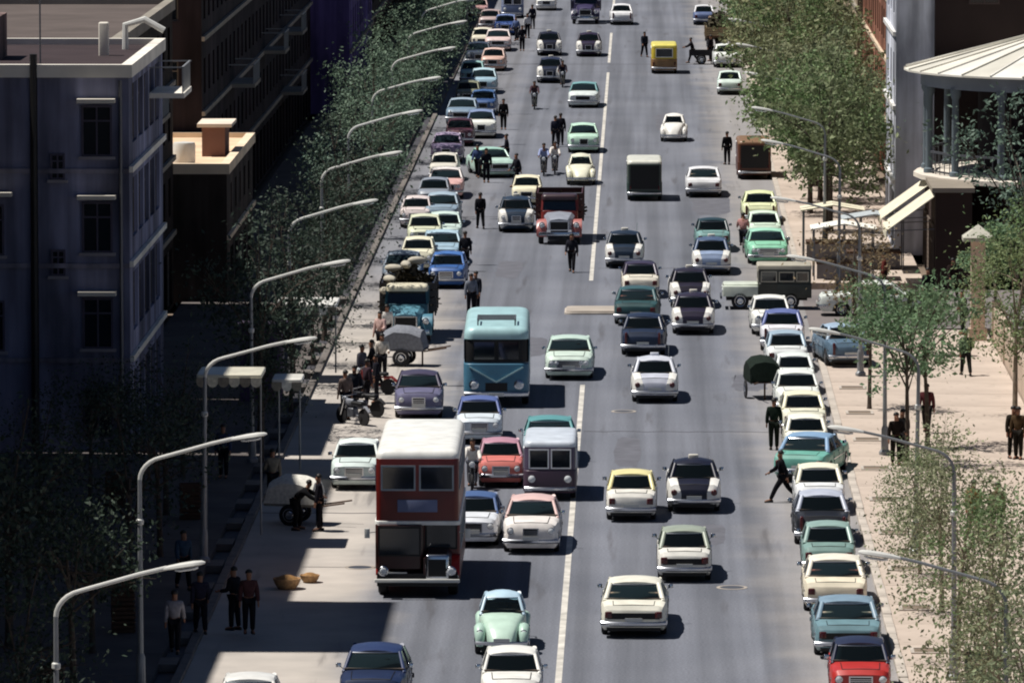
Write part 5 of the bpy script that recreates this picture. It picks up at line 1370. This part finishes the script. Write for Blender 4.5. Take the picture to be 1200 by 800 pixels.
K['large'].place('sedan', -2.69, 255.95, R(179.66), 'mint white large sedan right of the blue bus', 'car', {'body': '#cfe0d4', 'roof': '#c2d8cc'})
K['taxi'].place('taxi', -5.96, 322, R(180.96), 'dark taxi with white wings left of the red truck', 'taxi', {'body': '#27374a', 'roof': '#27374a', 'wing': '#e6e4de', 'sign': '#d8d4c8'})
K['small'].place('sedan', -5.7, 337.43, R(179.82), 'small cream car behind dark taxi left of red truck', 'car', {'body': '#ece5c8', 'roof': '#ece5c8'})
K['beetle'].place('rounded_car', -3.13, 350.8, R(181.39), 'cream rounded car close to the centre line behind red truck', 'car', {'body': '#e4e2cc', 'roof': '#e4e2cc', 'wing': '#e4e2cc'})
K['saloon'].place('sedan', -3.2, 374.3, R(181.21), 'pale green sedan close to centre line, just beyond cream rounded car', 'car', {'body': '#bfe0cc', 'roof': '#bfe0cc'})
K['large'].place('sedan', -3.48, 412.53, R(178.71), 'white sedan with teal windows and roof at the upper centre line', 'car', {'body': '#dfe8e6', 'roof': '#79a9ab'})
K['taxi'].place('taxi', -5.84, 436.51, R(178.84), 'black taxi with white wings next to a motorcycle, upper left lanes', 'taxi', {'body': '#22283a', 'roof': '#2a3148', 'wing': '#e6e4de', 'sign': '#d8d4c8'})
K['taxi'].place('taxi', -3.59, 465.89, R(179.09), 'purple black taxi with white wings closest to the upper centre line', 'taxi', {'body': '#2c2238', 'roof': '#2c2238', 'wing': '#e6e4de', 'sign': '#d8d4c8'})
K['taxi'].place('taxi', -6.36, 466.85, R(181.49), 'black taxi with white wings farthest up the left lanes', 'taxi', {'body': '#15172a', 'roof': '#15172a', 'wing': '#e6e4de', 'sign': '#d8d4c8'})
K['low_truck'].place('truck', -4.17, 508.56, R(179.8), 'dark purple truck at the top edge near centre line', 'truck', {'body': '#2c2a4a', 'roof': '#2c2a4a', 'hood': '#3a3456', 'wing': '#34304c', 'board': '#3a3350'})
K['compact'].place('sedan', -7.4, 527.48, R(180.41), 'white sedan at the top edge left of the dark truck', 'car', {'body': '#ecebe6', 'roof': '#ecebe6'})
# parked along the right kerb
K['compact'].place('sedan', 5.78, 176.02, R(179.36), 'red car with dark blue roof, nearest of the right parked row', 'car', {'body': '#b5302c', 'roof': '#232a44'}, group='cars parked along the right kerb')
K['large_panel'].place('sedan', 5.68, 184.51, R(0.02), 'slate blue large car with black tail panel behind the red parked car', 'car', {'body': '#6f8f98', 'roof': '#7f97a8'}, group='cars parked along the right kerb')
K['large'].place('sedan', 5.6, 193.13, R(-0.37), 'cream sedan with open tan side in the right parked row', 'car', {'body': '#e9dfc8', 'roof': '#ece6d6'}, group='cars parked along the right kerb')
K['compact'].place('sedan', 5.62, 200.56, R(-0.48), 'grey green sedan between cream sedan and black parked car', 'car', {'body': '#7f9c96', 'roof': '#8fa9a2'}, group='cars parked along the right kerb')
K['saloon'].place('sedan', 5.6, 207.7, R(0.27), 'black parked sedan with pale grey roof', 'car', {'body': '#171a22', 'roof': '#b6bccb'}, group='cars parked along the right kerb')
K['compact'].place('sedan', 5.72, 215.26, R(0.27), 'white parked sedan beside the man in dark striding along the kerb', 'car', {'body': '#e9ebec', 'roof': '#ece9d2'}, group='cars parked along the right kerb')
K['large'].place('sedan', 5.75, 224.11, R(-11.71), 'turquoise and pale blue large car parked askew in right row', 'car', {'body': '#6fae9f', 'roof': '#86a6c6'}, group='cars parked along the right kerb')
K['small'].place('sedan', 5.65, 229.83, R(0.58), 'small white rounded roof car behind the turquoise parked car', 'car', {'body': '#f0eedc', 'roof': '#f2f0e0'}, group='cars parked along the right kerb')
K['compact'].place('sedan', 5.7, 236.89, R(1.37), 'pale cream parked sedan third beyond the turquoise car', 'car', {'body': '#e9e8d2', 'roof': '#ece8cc'}, group='cars parked along the right kerb')
K['compact_panel'].place('sedan', 5.66, 243.56, R(181.14), 'white parked sedan with black grille beyond the cream parked sedan', 'car', {'body': '#e8ece6', 'roof': '#e8ece6'}, group='cars parked along the right kerb')
K['small'].place('sedan', 5.7, 250.52, R(1.57), 'pale grey white small parked car beside the covered cart', 'car', {'body': '#dfe6e2', 'roof': '#dfe6e2'}, group='cars parked along the right kerb')
K['compact'].place('sedan', 5.6, 258.58, R(0.55), 'white parked sedan with pale blue roof beyond the covered cart', 'car', {'body': '#e8eceb', 'roof': '#9fb4c4'}, group='cars parked along the right kerb')
K['saloon'].place('sedan', 5.62, 266.42, R(-1.08), 'white parked sedan with blue violet roof near the side street', 'car', {'body': '#e4e4ea', 'roof': '#6470a4'}, group='cars parked along the right kerb')
K['compact'].place('sedan', 5.25, 272.7, R(181.15), 'white parked sedan last in the row before the side street', 'car', {'body': '#eeeee8', 'roof': '#eeeee8'}, group='cars parked along the right kerb')
K['large'].place('sedan', 5.7, 305.15, R(181.49), 'mint green large sedan parked just beyond the side street', 'car', {'body': '#8fcfae', 'roof': '#a6dcc4'}, group='cars parked along the right kerb')
K['compact'].place('sedan', 5.75, 315.57, R(1.3), 'pale green white sedan parked behind the mint green sedan', 'car', {'body': '#d8ecd8', 'roof': '#d8ecd8'}, group='cars parked along the right kerb')
K['saloon'].place('sedan', 5.75, 326.76, R(0.22), 'lemon cream sedan parked under the first dense tree', 'car', {'body': '#e6ecc0', 'roof': '#e2eab8'}, group='cars parked along the right kerb')
K['canvas_van'].place('van', 5.95, 355.22, R(0.68), 'rust brown small van with pale rim parked at the tree row', 'van', {'body': '#4f2b1c', 'upper': '#5e3422', 'roof': '#8a6a50'}, group='cars parked along the right kerb')
K['compact'].place('sedan', 5.6, 424.69, R(-0.92), 'pale mint sedan parked at the far right kerb', 'car', {'body': '#dcece4', 'roof': '#dcece4'}, group='cars parked along the right kerb')
K['saloon'].place('sedan', 5.7, 453.49, R(1.06), 'white sedan parked second from last at the far right kerb', 'car', {'body': '#e8ece8', 'roof': '#e8ece8'}, group='cars parked along the right kerb')
K['low_truck'].place('truck', 5.6, 474.25, R(0.24), 'truck with tan load parked at the far right kerb', 'truck', {'body': '#6b5a48', 'roof': '#8a7458', 'hood': '#6b5a48', 'wing': '#5a4a3c', 'board': '#a08a68'}, group='cars parked along the right kerb')
# left side: waiting and parked cars
K['compact'].place('sedan', -9.35, 221.42, R(179.31), 'mint white car standing left of the double decker bus', 'car', {'body': '#d5e2de', 'roof': '#e2eae6'}, group='cars standing along the left kerb')
K['compact'].place('sedan', -8.38, 292.87, R(178.6), 'bright blue car standing ahead of the loaded truck', 'car', {'body': '#3a62a0', 'roof': '#4a74b4'}, group='cars standing along the left kerb')
K['large'].place('sedan', -8.99, 303.96, R(181.13), 'pale blue large car standing behind the bright blue car', 'car', {'body': '#a6c2d4', 'roof': '#b4cedc'}, group='cars standing along the left kerb')
K['compact'].place('sedan', -9.15, 314.32, R(181.57), 'mint white standing sedan, third from the loaded truck', 'car', {'body': '#cfe2da', 'roof': '#cfe2da'}, group='cars standing along the left kerb')
K['saloon'].place('sedan', -9.58, 324.93, R(178.68), 'blue grey standing sedan in front of the pink and white car', 'car', {'body': '#8fa3b4', 'roof': '#a2b4c2'}, group='cars standing along the left kerb')
K['large'].place('sedan', -9.91, 342.17, R(180.96), 'pink and white large standing car with bright rim', 'car', {'body': '#e0b4ae', 'roof': '#ece6e2'}, group='cars standing along the left kerb')
K['small'].place('sedan', -9.94, 300.86, R(179.71), 'cream small car close to the left kerb behind loaded truck', 'car', {'body': '#e6e2c8', 'roof': '#e6e2c8'}, group='cars standing along the left kerb')
K['small'].place('sedan', -10.79, 324.06, R(178.88), 'pinkish white small car close to left kerb beside blue grey sedan', 'car', {'body': '#dccfcd', 'roof': '#dccfcd'}, group='cars standing along the left kerb')
K['saloon'].place('sedan', -10.53, 366.5, R(179.34), 'mauve sedan standing in the shade of the left trees', 'car', {'body': '#8d7f9c', 'roof': '#a596b0'}, group='cars standing along the left kerb')
K['large'].place('sedan', -7.94, 356.39, R(192.86), 'pale green sedan edging out from the left standing row', 'car', {'body': '#bcd8cc', 'roof': '#a8cfc0'}, group='cars standing along the left kerb')
K['saloon'].place('sedan', -9.14, 385.61, R(181.19), 'white sedan with blue grey roof standing in left row, upper middle', 'car', {'body': '#eceee6', 'roof': '#7f90b4'}, group='cars standing along the left kerb')
K['compact'].place('sedan', -9.45, 405.09, R(178.54), 'deep blue standing sedan behind the white one with blue grey roof', 'car', {'body': '#39588c', 'roof': '#4b6ea0'}, group='cars standing along the left kerb')
K['saloon'].place('sedan', -9.92, 425.28, R(180.37), 'light blue standing sedan in the upper left row', 'car', {'body': '#a3c0d0', 'roof': '#b6d0da'}, group='cars standing along the left kerb')
K['compact'].place('sedan', -9.8, 449.14, R(178.54), 'salmon pink standing sedan in the upper left row', 'car', {'body': '#d9b4a6', 'roof': '#e4c6ba'}, group='cars standing along the left kerb')
K['large'].place('sedan', -10, 472.15, R(180.7), 'pinkish white standing sedan beyond the salmon pink one', 'car', {'body': '#e2cac6', 'roof': '#efe2de'}, group='cars standing along the left kerb')
K['compact'].place('sedan', -9.88, 492.38, R(179.46), 'royal blue standing sedan near the top of left row', 'car', {'body': '#3d5a9c', 'roof': '#7f93c4'}, group='cars standing along the left kerb')
K['van'].place('van', -9.84, 515.98, R(181.22), 'grey blue van standing at the top of the left row', 'van', {'body': '#6c7a9c', 'upper': '#8a96b4', 'roof': '#b4bccc'}, group='cars standing along the left kerb')
K['small'].place('sedan', -12.44, 515.78, R(181.54), 'rosy small car under the trees at the top left row', 'car', {'body': '#c49a98', 'roof': '#d8b6b2'}, group='cars standing along the left kerb')
K['saloon'].place('sedan', -10.34, 292.18, R(180.02), 'grey blue car close to the kerb behind the loaded teal truck', 'car', {'body': '#8896a4', 'roof': '#8896a4'}, group='cars standing along the left kerb')
K['compact'].place('sedan', -10.06, 312.92, R(181.6), 'lime cream car close to left kerb beside the pale blue large car', 'car', {'body': '#d8dcc0', 'roof': '#d8dcc0'}, group='cars standing along the left kerb')
K['compact'].place('sedan', -10.28, 335.43, R(179.39), 'steel grey car close to left kerb behind pinkish white small car', 'car', {'body': '#8d94a0', 'roof': '#8d94a0'}, group='cars standing along the left kerb')
K['small'].place('sedan', -10.28, 352.89, R(178.65), 'ivory small car close to left kerb under the trees', 'car', {'body': '#dcd8cc', 'roof': '#dcd8cc'}, group='cars standing along the left kerb')
K['compact'].place('sedan', -10.19, 379.31, R(180.32), 'wine dark sedan close to the left kerb in tree shade', 'car', {'body': '#5a3440', 'roof': '#5a3440'}, group='cars standing along the left kerb')
K['large'].place('sedan', -10.51, 397.16, R(178.5), 'dusty blue sedan close to left kerb, upper middle', 'car', {'body': '#7d93a8', 'roof': '#9fb0bf'}, group='cars standing along the left kerb')
K['small'].place('sedan', -10.61, 414.25, R(179.03), 'olive small car close to left kerb near the dusty blue sedan', 'car', {'body': '#8d9078', 'roof': '#8d9078'}, group='cars standing along the left kerb')
K['compact'].place('sedan', -10.86, 434.58, R(179.71), 'pale turquoise car close to left kerb in the upper row', 'car', {'body': '#9cc4c2', 'roof': '#9cc4c2'}, group='cars standing along the left kerb')
K['saloon'].place('sedan', -10.96, 454.97, R(180.35), 'dark slate saloon close to left kerb in upper row', 'car', {'body': '#3c4656', 'roof': '#3c4656'}, group='cars standing along the left kerb')
K['small'].place('sedan', -11.15, 474.74, R(178.9), 'cream small car close to left kerb near the top', 'car', {'body': '#e2dcc8', 'roof': '#e2dcc8'}, group='cars standing along the left kerb')
K['compact'].place('sedan', -11.15, 499.22, R(178.54), 'grey pink sedan close to the left kerb at the top', 'car', {'body': '#b9a5a2', 'roof': '#b9a5a2'}, group='cars standing along the left kerb')
# trucks with loads
def loaded_truck(kind, x, y, rz, label, colors, load_label, seed, h, sacks=(), sack_label=None, z0=1.05):
    K[kind].place('truck', x, y, rz, label, 'truck', colors)
    ld = ob('brush_load', brush_load(seed, -.95, .95, -3.0, .36, z0, h), loc=(x, y, 0), rot=(0, 0, rz)); tag(ld, load_label, 'load')
    rnd = random.Random(seed)
    for i, (sx, sy, sz, sr) in enumerate(sacks):
        ca, sa = math.cos(rz), math.sin(rz)
        tag(ob('sack', sack(rnd, 1.05), loc=(x + sx * ca - sy * sa, y + sx * sa + sy * ca, sz), rot=(0, 0, sr)), sack_label[i], 'sack', 'pale sacks on the loaded truck')
loaded_truck('truck', -3.8, 316.2, PI, 'red truck with grey bonnet and stake sides in the left lanes', {'body': '#7a2a26', 'roof': '#3c2a30', 'hood': '#8d929e', 'wing': '#a86460', 'board': '#4a211a'}, 'dark mixed load between the red truck sides', 5, .9)
loaded_truck('truck', -9.35, 270.0, PI, 'dark teal truck with cream cab roof and heaped load at left', {'body': '#2f5a68', 'roof': '#ddd6bc', 'hood': '#5c8ea0', 'wing': '#4c7c90', 'board': '#2c2a2c'}, 'heap of dark brushwood on the teal truck', 9, 1.7,
             [(.75, -.2, 2.15, .5), (.62, -1.2, 2.5, 1.2), (.1, -.4, 2.72, .2), (-.3, -1.6, 2.78, 1.9), (.95, .3, 1.75, .1)],
             ['pale sack at the front left of the brushwood heap', 'pale sack on the left slope of the heap', 'pale sack on top above the cab', 'pale sack on top at the back of the heap', 'pale sack hanging low beside the cream cab roof'])
tag(ob('tan_load', brush_load(21, -.9, .9, -3.0, .3, 1.05, 1.5), loc=(5.6, 474.5, 0)), 'tan heaped load on the truck at far right kerb', 'load')

# corner of the side street
K['offroad'].place('offroad_car', 5.3, 282.5, R(90), 'two tone offroad car with white bonnet and dark rear crossing from side street', 'car', {'tub': '#2c2f2a', 'roof': '#b9b3a2', 'front': '#cfd6c8'})
K['compact'].place('sedan', 9.6, 279.6, R(90), 'white sedan waiting in the side street behind offroad car', 'car', {'body': '#d8ded8', 'roof': '#e2e6e0'})
K['saloon'].place('sedan', 7.75, 259.5, R(8), 'slate blue sedan parked half on the right pavement near thin green tree', 'car', {'body': '#5c7488', 'roof': '#9fb4c8'}, z=0.13)
# people and two-wheelers
person('walk', -3.06, 299.04, 175, 'man in dark suit walking in the road in front of the red truck', '#22222a', '#1d1c20', z=0)
person('walk', -7.68, 322.17, 10, 'man in black walking between the standing cars and dark taxi', '#16161c', '#121216', z=0)
person('stand', -7.82, 299.38, 0, 'man in dark coat standing at the pale blue standing car', '#191a22', '#15151a', z=0)
person('stand', -6.85, 279.59, 150, 'man in dark jacket standing behind the teal bus roof rack', '#20232c', '#1b1c22', z=0)
person('stand', -7.03, 278.48, 200, 'man with grey shirt standing left of the teal bus', '#7a7f8a', '#1b1c22', z=0)
person('stand', -7.98, 391.1, 180, 'man in black standing beside the white sedan, upper left row', '#121218', '#101014', z=0)
person('walk', -6.4, 348.14, 120, 'man in dark clothes stepping out beside pale green sedan', '#1c1c24', '#16161c', z=0)
person('walk', 0.23, 463.74, 200, 'man crossing alone left of the yellow van', '#20242e', '#1d1d24', z=0)
person('stride', 4.61, 216.6, 95, 'man in black striding past the white and turquoise parked cars', '#101016', '#101016', z=0)
person('stand', 4.61, 231.1, 0, 'person in long dark green coat beside small white parked car', '#142018', '#121a14', z=0)
person('stand', 4.67, 363.87, 20, 'person in black standing left of the rust brown van', '#101014', '#101014', z=0)
person('bend', -10.79, 209.18, -100, 'man in black bending over the white bedding cart', '#101014', '#101014', z=0)
person('stand', -10.03, 208.99, 90, 'slim man in black standing right of the white bedding cart', '#16141c', '#121016', z=0)
person('talk', 8.61, 225.7, 190, 'man in dark brown coat on right pavement under young green tree', '#201a18', '#1a1614', z=0.12)
person('talk', 8.88, 226.68, 150, 'man in black beside the one in dark brown coat', '#141214', '#141214', z=0.12)
person('walk', 10.05, 235.34, 170, 'person in wine red jacket on right pavement', '#4a2226', '#1d1a1c', z=0.12)
person('walk', 11.01, 206.81, 185, 'man in olive jacket and black trousers walking on right pavement', '#5f5a42', '#141416', z=0.12)
person('walk', 10.33, 207.42, 5, 'person in tan coat walking beside the olive jacket man', '#8a7248', '#6e5a3a', z=0.12)
person('talk', 12.66, 227.73, 200, 'man in dark jacket at the right edge of the pavement', '#2a261f', '#1a1814', z=0.12)
person('stand', 12.82, 227.49, 160, 'man in brown jacket at right edge beside the dark jacket man', '#4a3a28', '#1f1c18', z=0.12)
person('walk', 12.06, 282.19, 185, 'person in black crossing the side street pavement', '#15121a', '#121016', z=0)
person('walk', 13.31, 286.8, 200, 'person in dark brown near the dark shop entrance', '#241a18', '#1a1414', z=0)
person('stand', 10.46, 288.7, 90, 'person in red brown jacket by the market stalls', '#6a2e2a', '#241c1c', z=0)
person('talk', 12.96, 270.15, 120, 'person in dark green coat beside the gate pillar', '#1f2f22', '#1a241c', z=0.12)
person('walk', 12.34, 254.47, 10, 'person in green jacket on the pavement before the gate pillar', '#2f4030', '#1c1c1c', z=0.12)
person('stand', -9.68, 245.65, 100, 'man in dark jacket at front of the crowd by the left kerb', '#1b1b24', '#1c1a20', z=0)
person('talk', -9.96, 243.94, -60, 'man in plum jacket in the crowd by left kerb', '#3a2c34', '#1c1a20', z=0)
person('walk', -10.32, 242.25, 170, 'man in slate jacket at left end of the crowd', '#22252e', '#1c1a20', z=0)
person('stand', -10.56, 240.03, 30, 'man in taupe coat nearest in the kerb crowd', '#6d5f5a', '#1c1a20', z=0)
person('talk', -9.76, 253.34, 180, 'man in white shirt behind the kerb crowd', '#d8cfc4', '#1c1a20', z=0)
person('walk', -10.04, 251.52, 90, 'man in black behind the kerb crowd', '#15151c', '#1c1a20', z=0)
person('stand', -10.36, 249.13, -120, 'man in grey jacket in the middle of kerb crowd', '#4b4a54', '#1c1a20', z=0)
person('talk', -10.16, 262.16, 150, 'man in pale pink shirt left of the three wheeled cart', '#c9a9a2', '#1c1a20', z=0)
person('walk', -10.05, 265.46, 200, 'man in white standing beside the loaded teal truck', '#e2ded6', '#1c1a20', z=0)
person('walk', -12.23, 185.75, 10, 'person in slate coat in the shaded left pavement near bright strip', '#2c2a38', '#1a1a20', z=0.12)
person('stand', -10.88, 185.78, 190, 'person in maroon at the edge of the shaded kerb', '#4a3032', '#1a1a20', z=0.12)
person('talk', -11.32, 186.44, 60, 'person in black at the edge of the shaded kerb', '#1b1b22', '#1a1a20', z=0.12)
person('walk', -13.32, 194.77, 200, 'person in blue jacket deep in the left shade', '#3a4a5c', '#1a1a20', z=0.12)
person('stand', -13.81, 221.68, 170, 'person in navy on the shaded left pavement farther up', '#38405a', '#1a1a20', z=0.12)
person('talk', -11.85, 215.84, 20, 'person in beige in the left shade behind bedding cart', '#7a7468', '#1a1a20', z=0)
person('walk', -12.69, 182, 0, 'person in pale grey at the bottom left shade', '#8d8a90', '#1a1a20', z=0.12)
person('push', 3.52, 456.84, 95, 'man in black pushing a dark cart across at top right', '#141218', '#121016', z=0)
person('stand', 4.76, 458.83, 60, 'tall man in black beside the dark cart at top right', '#17141c', '#141218', z=0)
person('walk', -4.78, 377.26, 10, 'man in navy walking in the road beyond the scooters', '#1a1c2c', '#16161e', z=0)
person('stand', -4.51, 378.61, 0, 'man in dark grey walking beside the man in navy', '#1c1a24', '#16161e', z=0)
person('talk', -8.3, 470.75, 180, 'man in black near the upper black taxi', '#15151f', '#16161e', z=0)
person('walk', -8.95, 483.57, 150, 'man in blue shirt at the top of left lanes', '#5a6a94', '#16161e', z=0)
person('stand', -8.21, 486.9, 200, 'man in white shirt at the top of the left lanes', '#d0d0d4', '#16161e', z=0)
person('talk', -8.04, 499.46, 20, 'man in dark coat at top near white sedan', '#1c1c2a', '#16161e', z=0)
person('walk', -8.59, 354.5, 170, 'man in blue among the standing cars', '#3b4a70', '#16161e', z=0)
person('stand', -8.06, 350.99, 190, 'man in black among the standing cars', '#151822', '#16161e', z=0)
person('talk', -7.2, 361.78, 90, 'man in dark coat right of the pale green sedan', '#1b1b26', '#16161e', z=0)
rider('motorbike', -5.5, 219.56, 180, 'black motorcycle between double decker bus and salmon car', 'rider in white shirt on the black motorcycle', '#17171c', '#e2ddd6')
rider('motorbike', -5.13, 356.06, 180, 'dark motorcycle left of the cream rounded car', 'rider in blue and white shirt left of cream rounded car', '#22242e', '#8f9ac0')
rider('motorbike', -4.56, 357.26, 180, 'grey motorcycle next to the cream rounded car', 'rider in white next to the cream rounded car', '#55555f', '#dcd6d0')
rider('motorbike', -5.01, 430.82, 180, 'dark motorcycle right of the upper black taxi', 'rider in black right of upper black taxi', '#1a1a22', '#24222e')
rider('motorbike', -6.47, 409.32, 180, 'brown three seat motorcycle in the upper left lanes', 'rider in brown in the upper left lanes', '#3a2c34', '#4a3840')
rider('bicycle', 4.72, 309.69, 0, 'old bicycle beside the pale parked cars past the side street', 'cyclist in dusty pink jacket beside the pale parked cars', '#2a2a2a', '#b98884')
K['motorbike'].place('motorcycle', -10, 241.14, R(60), 'black motorcycle parked at the kerb crowd, nearest', 'motorcycle', {'body': '#1a1a20'})
K['motorbike'].place('motorcycle', -10.23, 238.68, R(40), 'grey motorcycle parked at the kerb crowd, leftmost', 'motorcycle', {'body': '#8d9098'})
K['motorbike'].place('motorcycle', -9.95, 248.55, R(80), 'red motorcycle parked behind the kerb crowd', 'motorcycle', {'body': '#8a2a2a'})
K['covered_cart'].place('handcart', 4.48, 247.68, R(8), 'dark green covered cart beside the right parked cars', 'cart', {'body': '#24302a', 'tarp': '#1c2620'})
K['handcart'].place('handcart', 4.08, 455.5, R(90), 'dark handcart crossing at top right', 'cart', {'body': '#1d1a20'})
K['covered_cart'].place('handcart', -9.12, 258.92, R(80), 'grey covered three plank cart in front of the loaded teal truck', 'cart', {'body': '#6a6c74', 'tarp': '#7d8088'})
K['covered_cart'].place('handcart', -10.87, 210.83, R(75), 'cart heaped with white bedding on the left kerb', 'cart', {'body': '#8f887c', 'tarp': '#d9d6cc'})

# ---------------------------------------------------------------- small street things
def stall(x, y, label, col, w=2.6, d=2.0):
    t = thing('market_stall', label, 'stall', (x, y, 0.1))
    for sx in (-1, 1):
        for sy in (-1, 1): ob('post', MB().tube([(sx * w / 2, sy * d / 2, 0), (sx * w / 2, sy * d / 2, 2.25)], .035, 6).mesh('post', 'steel'), t)
    rs = [[(-w / 2 - .15, yy, 2.2), (-w / 2 - .15, yy, 2.26), (0, yy, 2.5), (w / 2 + .15, yy, 2.26), (w / 2 + .15, yy, 2.2), (0, yy, 2.44)] for yy in (-d / 2 - .15, d / 2 + .15)]
    ob('canopy', MB().rings(rs).mesh('canopy', 'cloth', 0), t, col)
    ob('counter', MB().box(-w / 2 + .1, w / 2 - .1, -d / 2 + .1, d / 2 - .5, .7, .8).mesh('counter', 'wood', 0), t)
    ob('counter_front', MB().box(-w / 2 + .12, w / 2 - .12, -d / 2 + .12, -d / 2 + .16, 0.05, .7).mesh('counter_front', 'matte', 0), t, '#6d6a6c')
stall(8.9, 295.2, 'market stall with white canopy nearest to the side street', '#e6e4da')
stall(10.4, 300.5, 'market stall with grey canopy behind the white canopy stall', '#a9b0b4')
stall(8.7, 305.5, 'market stall with cream canopy under the first dense tree', '#dcd5bd')

kb = thing('shade_box', 'dark purple box added for shade at left kerb beside the crowd', 'shade box', (-12.0 - 1.9, 246, 0.1))  # box added for a dark patch that is shade on the shutters
ob('body', MB().rbox(-.75, .75, -.8, .8, 0, 2.6, .05, .03, 2).mesh('body', 'stucco'), kb, '#5a4a66')
ob('roof', MB().rbox(-.95, .95, -1, 1, 2.6, 2.8, .06, .06, 2).mesh('roof', 'stucco'), kb, '#4c4456')
f_, p_ = window_kit(1.1, 1.0); w_ = ob('hatch', f_, kb, '#3c3446', (0, -.8, 1.1), (0, 0, PI)); ob('pane', p_, w_)

def shelter(x, y, z, w, d, label, col):
    t = thing('street_canopy', label, 'canopy', (x, y, 0.1))
    for sx in (-1, 1):
        ob('post', MB().tube([(sx * (w / 2 - .15), d / 2 - .2, 0), (sx * (w / 2 - .15), d / 2 - .2, z)], .032, 8).mesh('post', 'pole'), t)
    ob('roof', MB().rbox(-w / 2, w / 2, -d / 2, d / 2, z, z + .12, .08, .04, 2).mesh('roof', 'paint'), t, col)
    n = int(w / .3)
    for k in range(n):
        c = -w / 2 + (k + .5) * w / n; r = w / n / 2 - .005
        ob('scallop', MB().rings([[(c - r, yy, z + .02), (c - r, yy, z - .16), (c - r * .6, yy, z - .25), (c, yy, z - .28), (c + r * .6, yy, z - .25), (c + r, yy, z - .16), (c + r, yy, z + .02)] for yy in (-d / 2 - .03, -d / 2 - .005)]).mesh('scallop', 'cloth', 0), t, col if k % 2 else '#8a8478')
shelter(-12.6, 206.3, 5.1, 2.0, 2.3, 'tall cream scalloped canopy on posts beside the third left lamp', '#d5d0bc')
shelter(-11.75, 223.5, 3.1, 1.0, 1.8, 'small white canopy at the left kerb before the crowd', '#dfdcd2')
shelter(-12.6, 254, 2.75, 2.3, 2.9, 'flat white kiosk canopy at left kerb beside the loaded teal truck', '#e8e6e0')
lb = thing('litter_bin', 'dark green litter bin on right pavement at the bottom edge', 'bin', (8.85, 176.2, .122))
ob('body', MB().lathe([(.24, 0), (.28, .05), (.31, .85), (.33, .87), (.33, .93), (.27, .93), (.24, .1)], (0, 0, 0), n=16).mesh('body', 'paint'), lb, '#17261f')
ob('post', MB().tube([(.0, .36, 0), (.0, .36, 1.1)], .03, 6).mesh('post', 'steel'), lb)
bp = thing('bollard_post', 'thin grey post on the right pavement near the bottom edge', 'post', (9.75, 177.6, .122))
ob('shaft', MB().tube([(0, 0, 0), (0, 0, 1.25)], .045, 8).mesh('shaft', 'pole'), bp)
ob('cap', MB().lathe([(.05, 0), (.075, .03), (.075, .09), (.02, .14)], (0, 0, 1.25), n=10).mesh('cap', 'pole'), bp)

for x, y, r, lb in ((-10.35, 195.8, .42, 'wide wicker basket in the sunlit left margin near the bus'), (-9.75, 197.2, .3, 'small wicker basket beside the wide one in left margin')):
    t = thing('wicker_basket', lb, 'basket', (x, y, 0))
    ob('bowl', MB().lathe([(r * .6, 0), (r * .85, r * .35), (r, r * .75), (r * .93, r * .75), (r * .75, r * .3), (.02, r * .2)], (0, 0, 0), n=16).mesh('bowl', 'basket'), t)
    ob('fruit_heap', MB().lathe([(r * .9, r * .6), (r * .7, r * .8), (r * .35, r * .95), (.01, r)], (0, 0, 0), n=14).mesh('fruit_heap', 'basket_fill'), t)
for i, (x, y, n) in enumerate(((-14.2, 211, 3), (-15.6, 196.5, 2), (-14.4, 186, 4), (-16.8, 214, 3), (-15.2, 172, 3))):
    me = MB()
    for sx in (-1, 1):
        for q in range(3): me.box(min(sx * .3, sx * .33), max(sx * .3, sx * .33), -.25, .25, .02 + q * .12, .11 + q * .12); me.box(-.3, .3, min(sx * .22, sx * .25), max(sx * .22, sx * .25), .02 + q * .12, .11 + q * .12)
    me.box(-.3, .3, -.22, .22, 0, .03); me = me.mesh('crate', 'wood', 0)
    for q in range(n):
        tag(ob('wooden_crate', me, loc=(x, y, .125 + q * .385), rot=(0, 0, random.uniform(-.2, .2))), 'slatted wooden crate in the %s shaded stack on left pavement, %s from its bottom' % (['fourth', 'third', 'second', 'farthest', 'nearest'][i], ['lowest', 'second', 'third', 'fourth'][q]) , 'crate', 'crates stacked in the left shade')
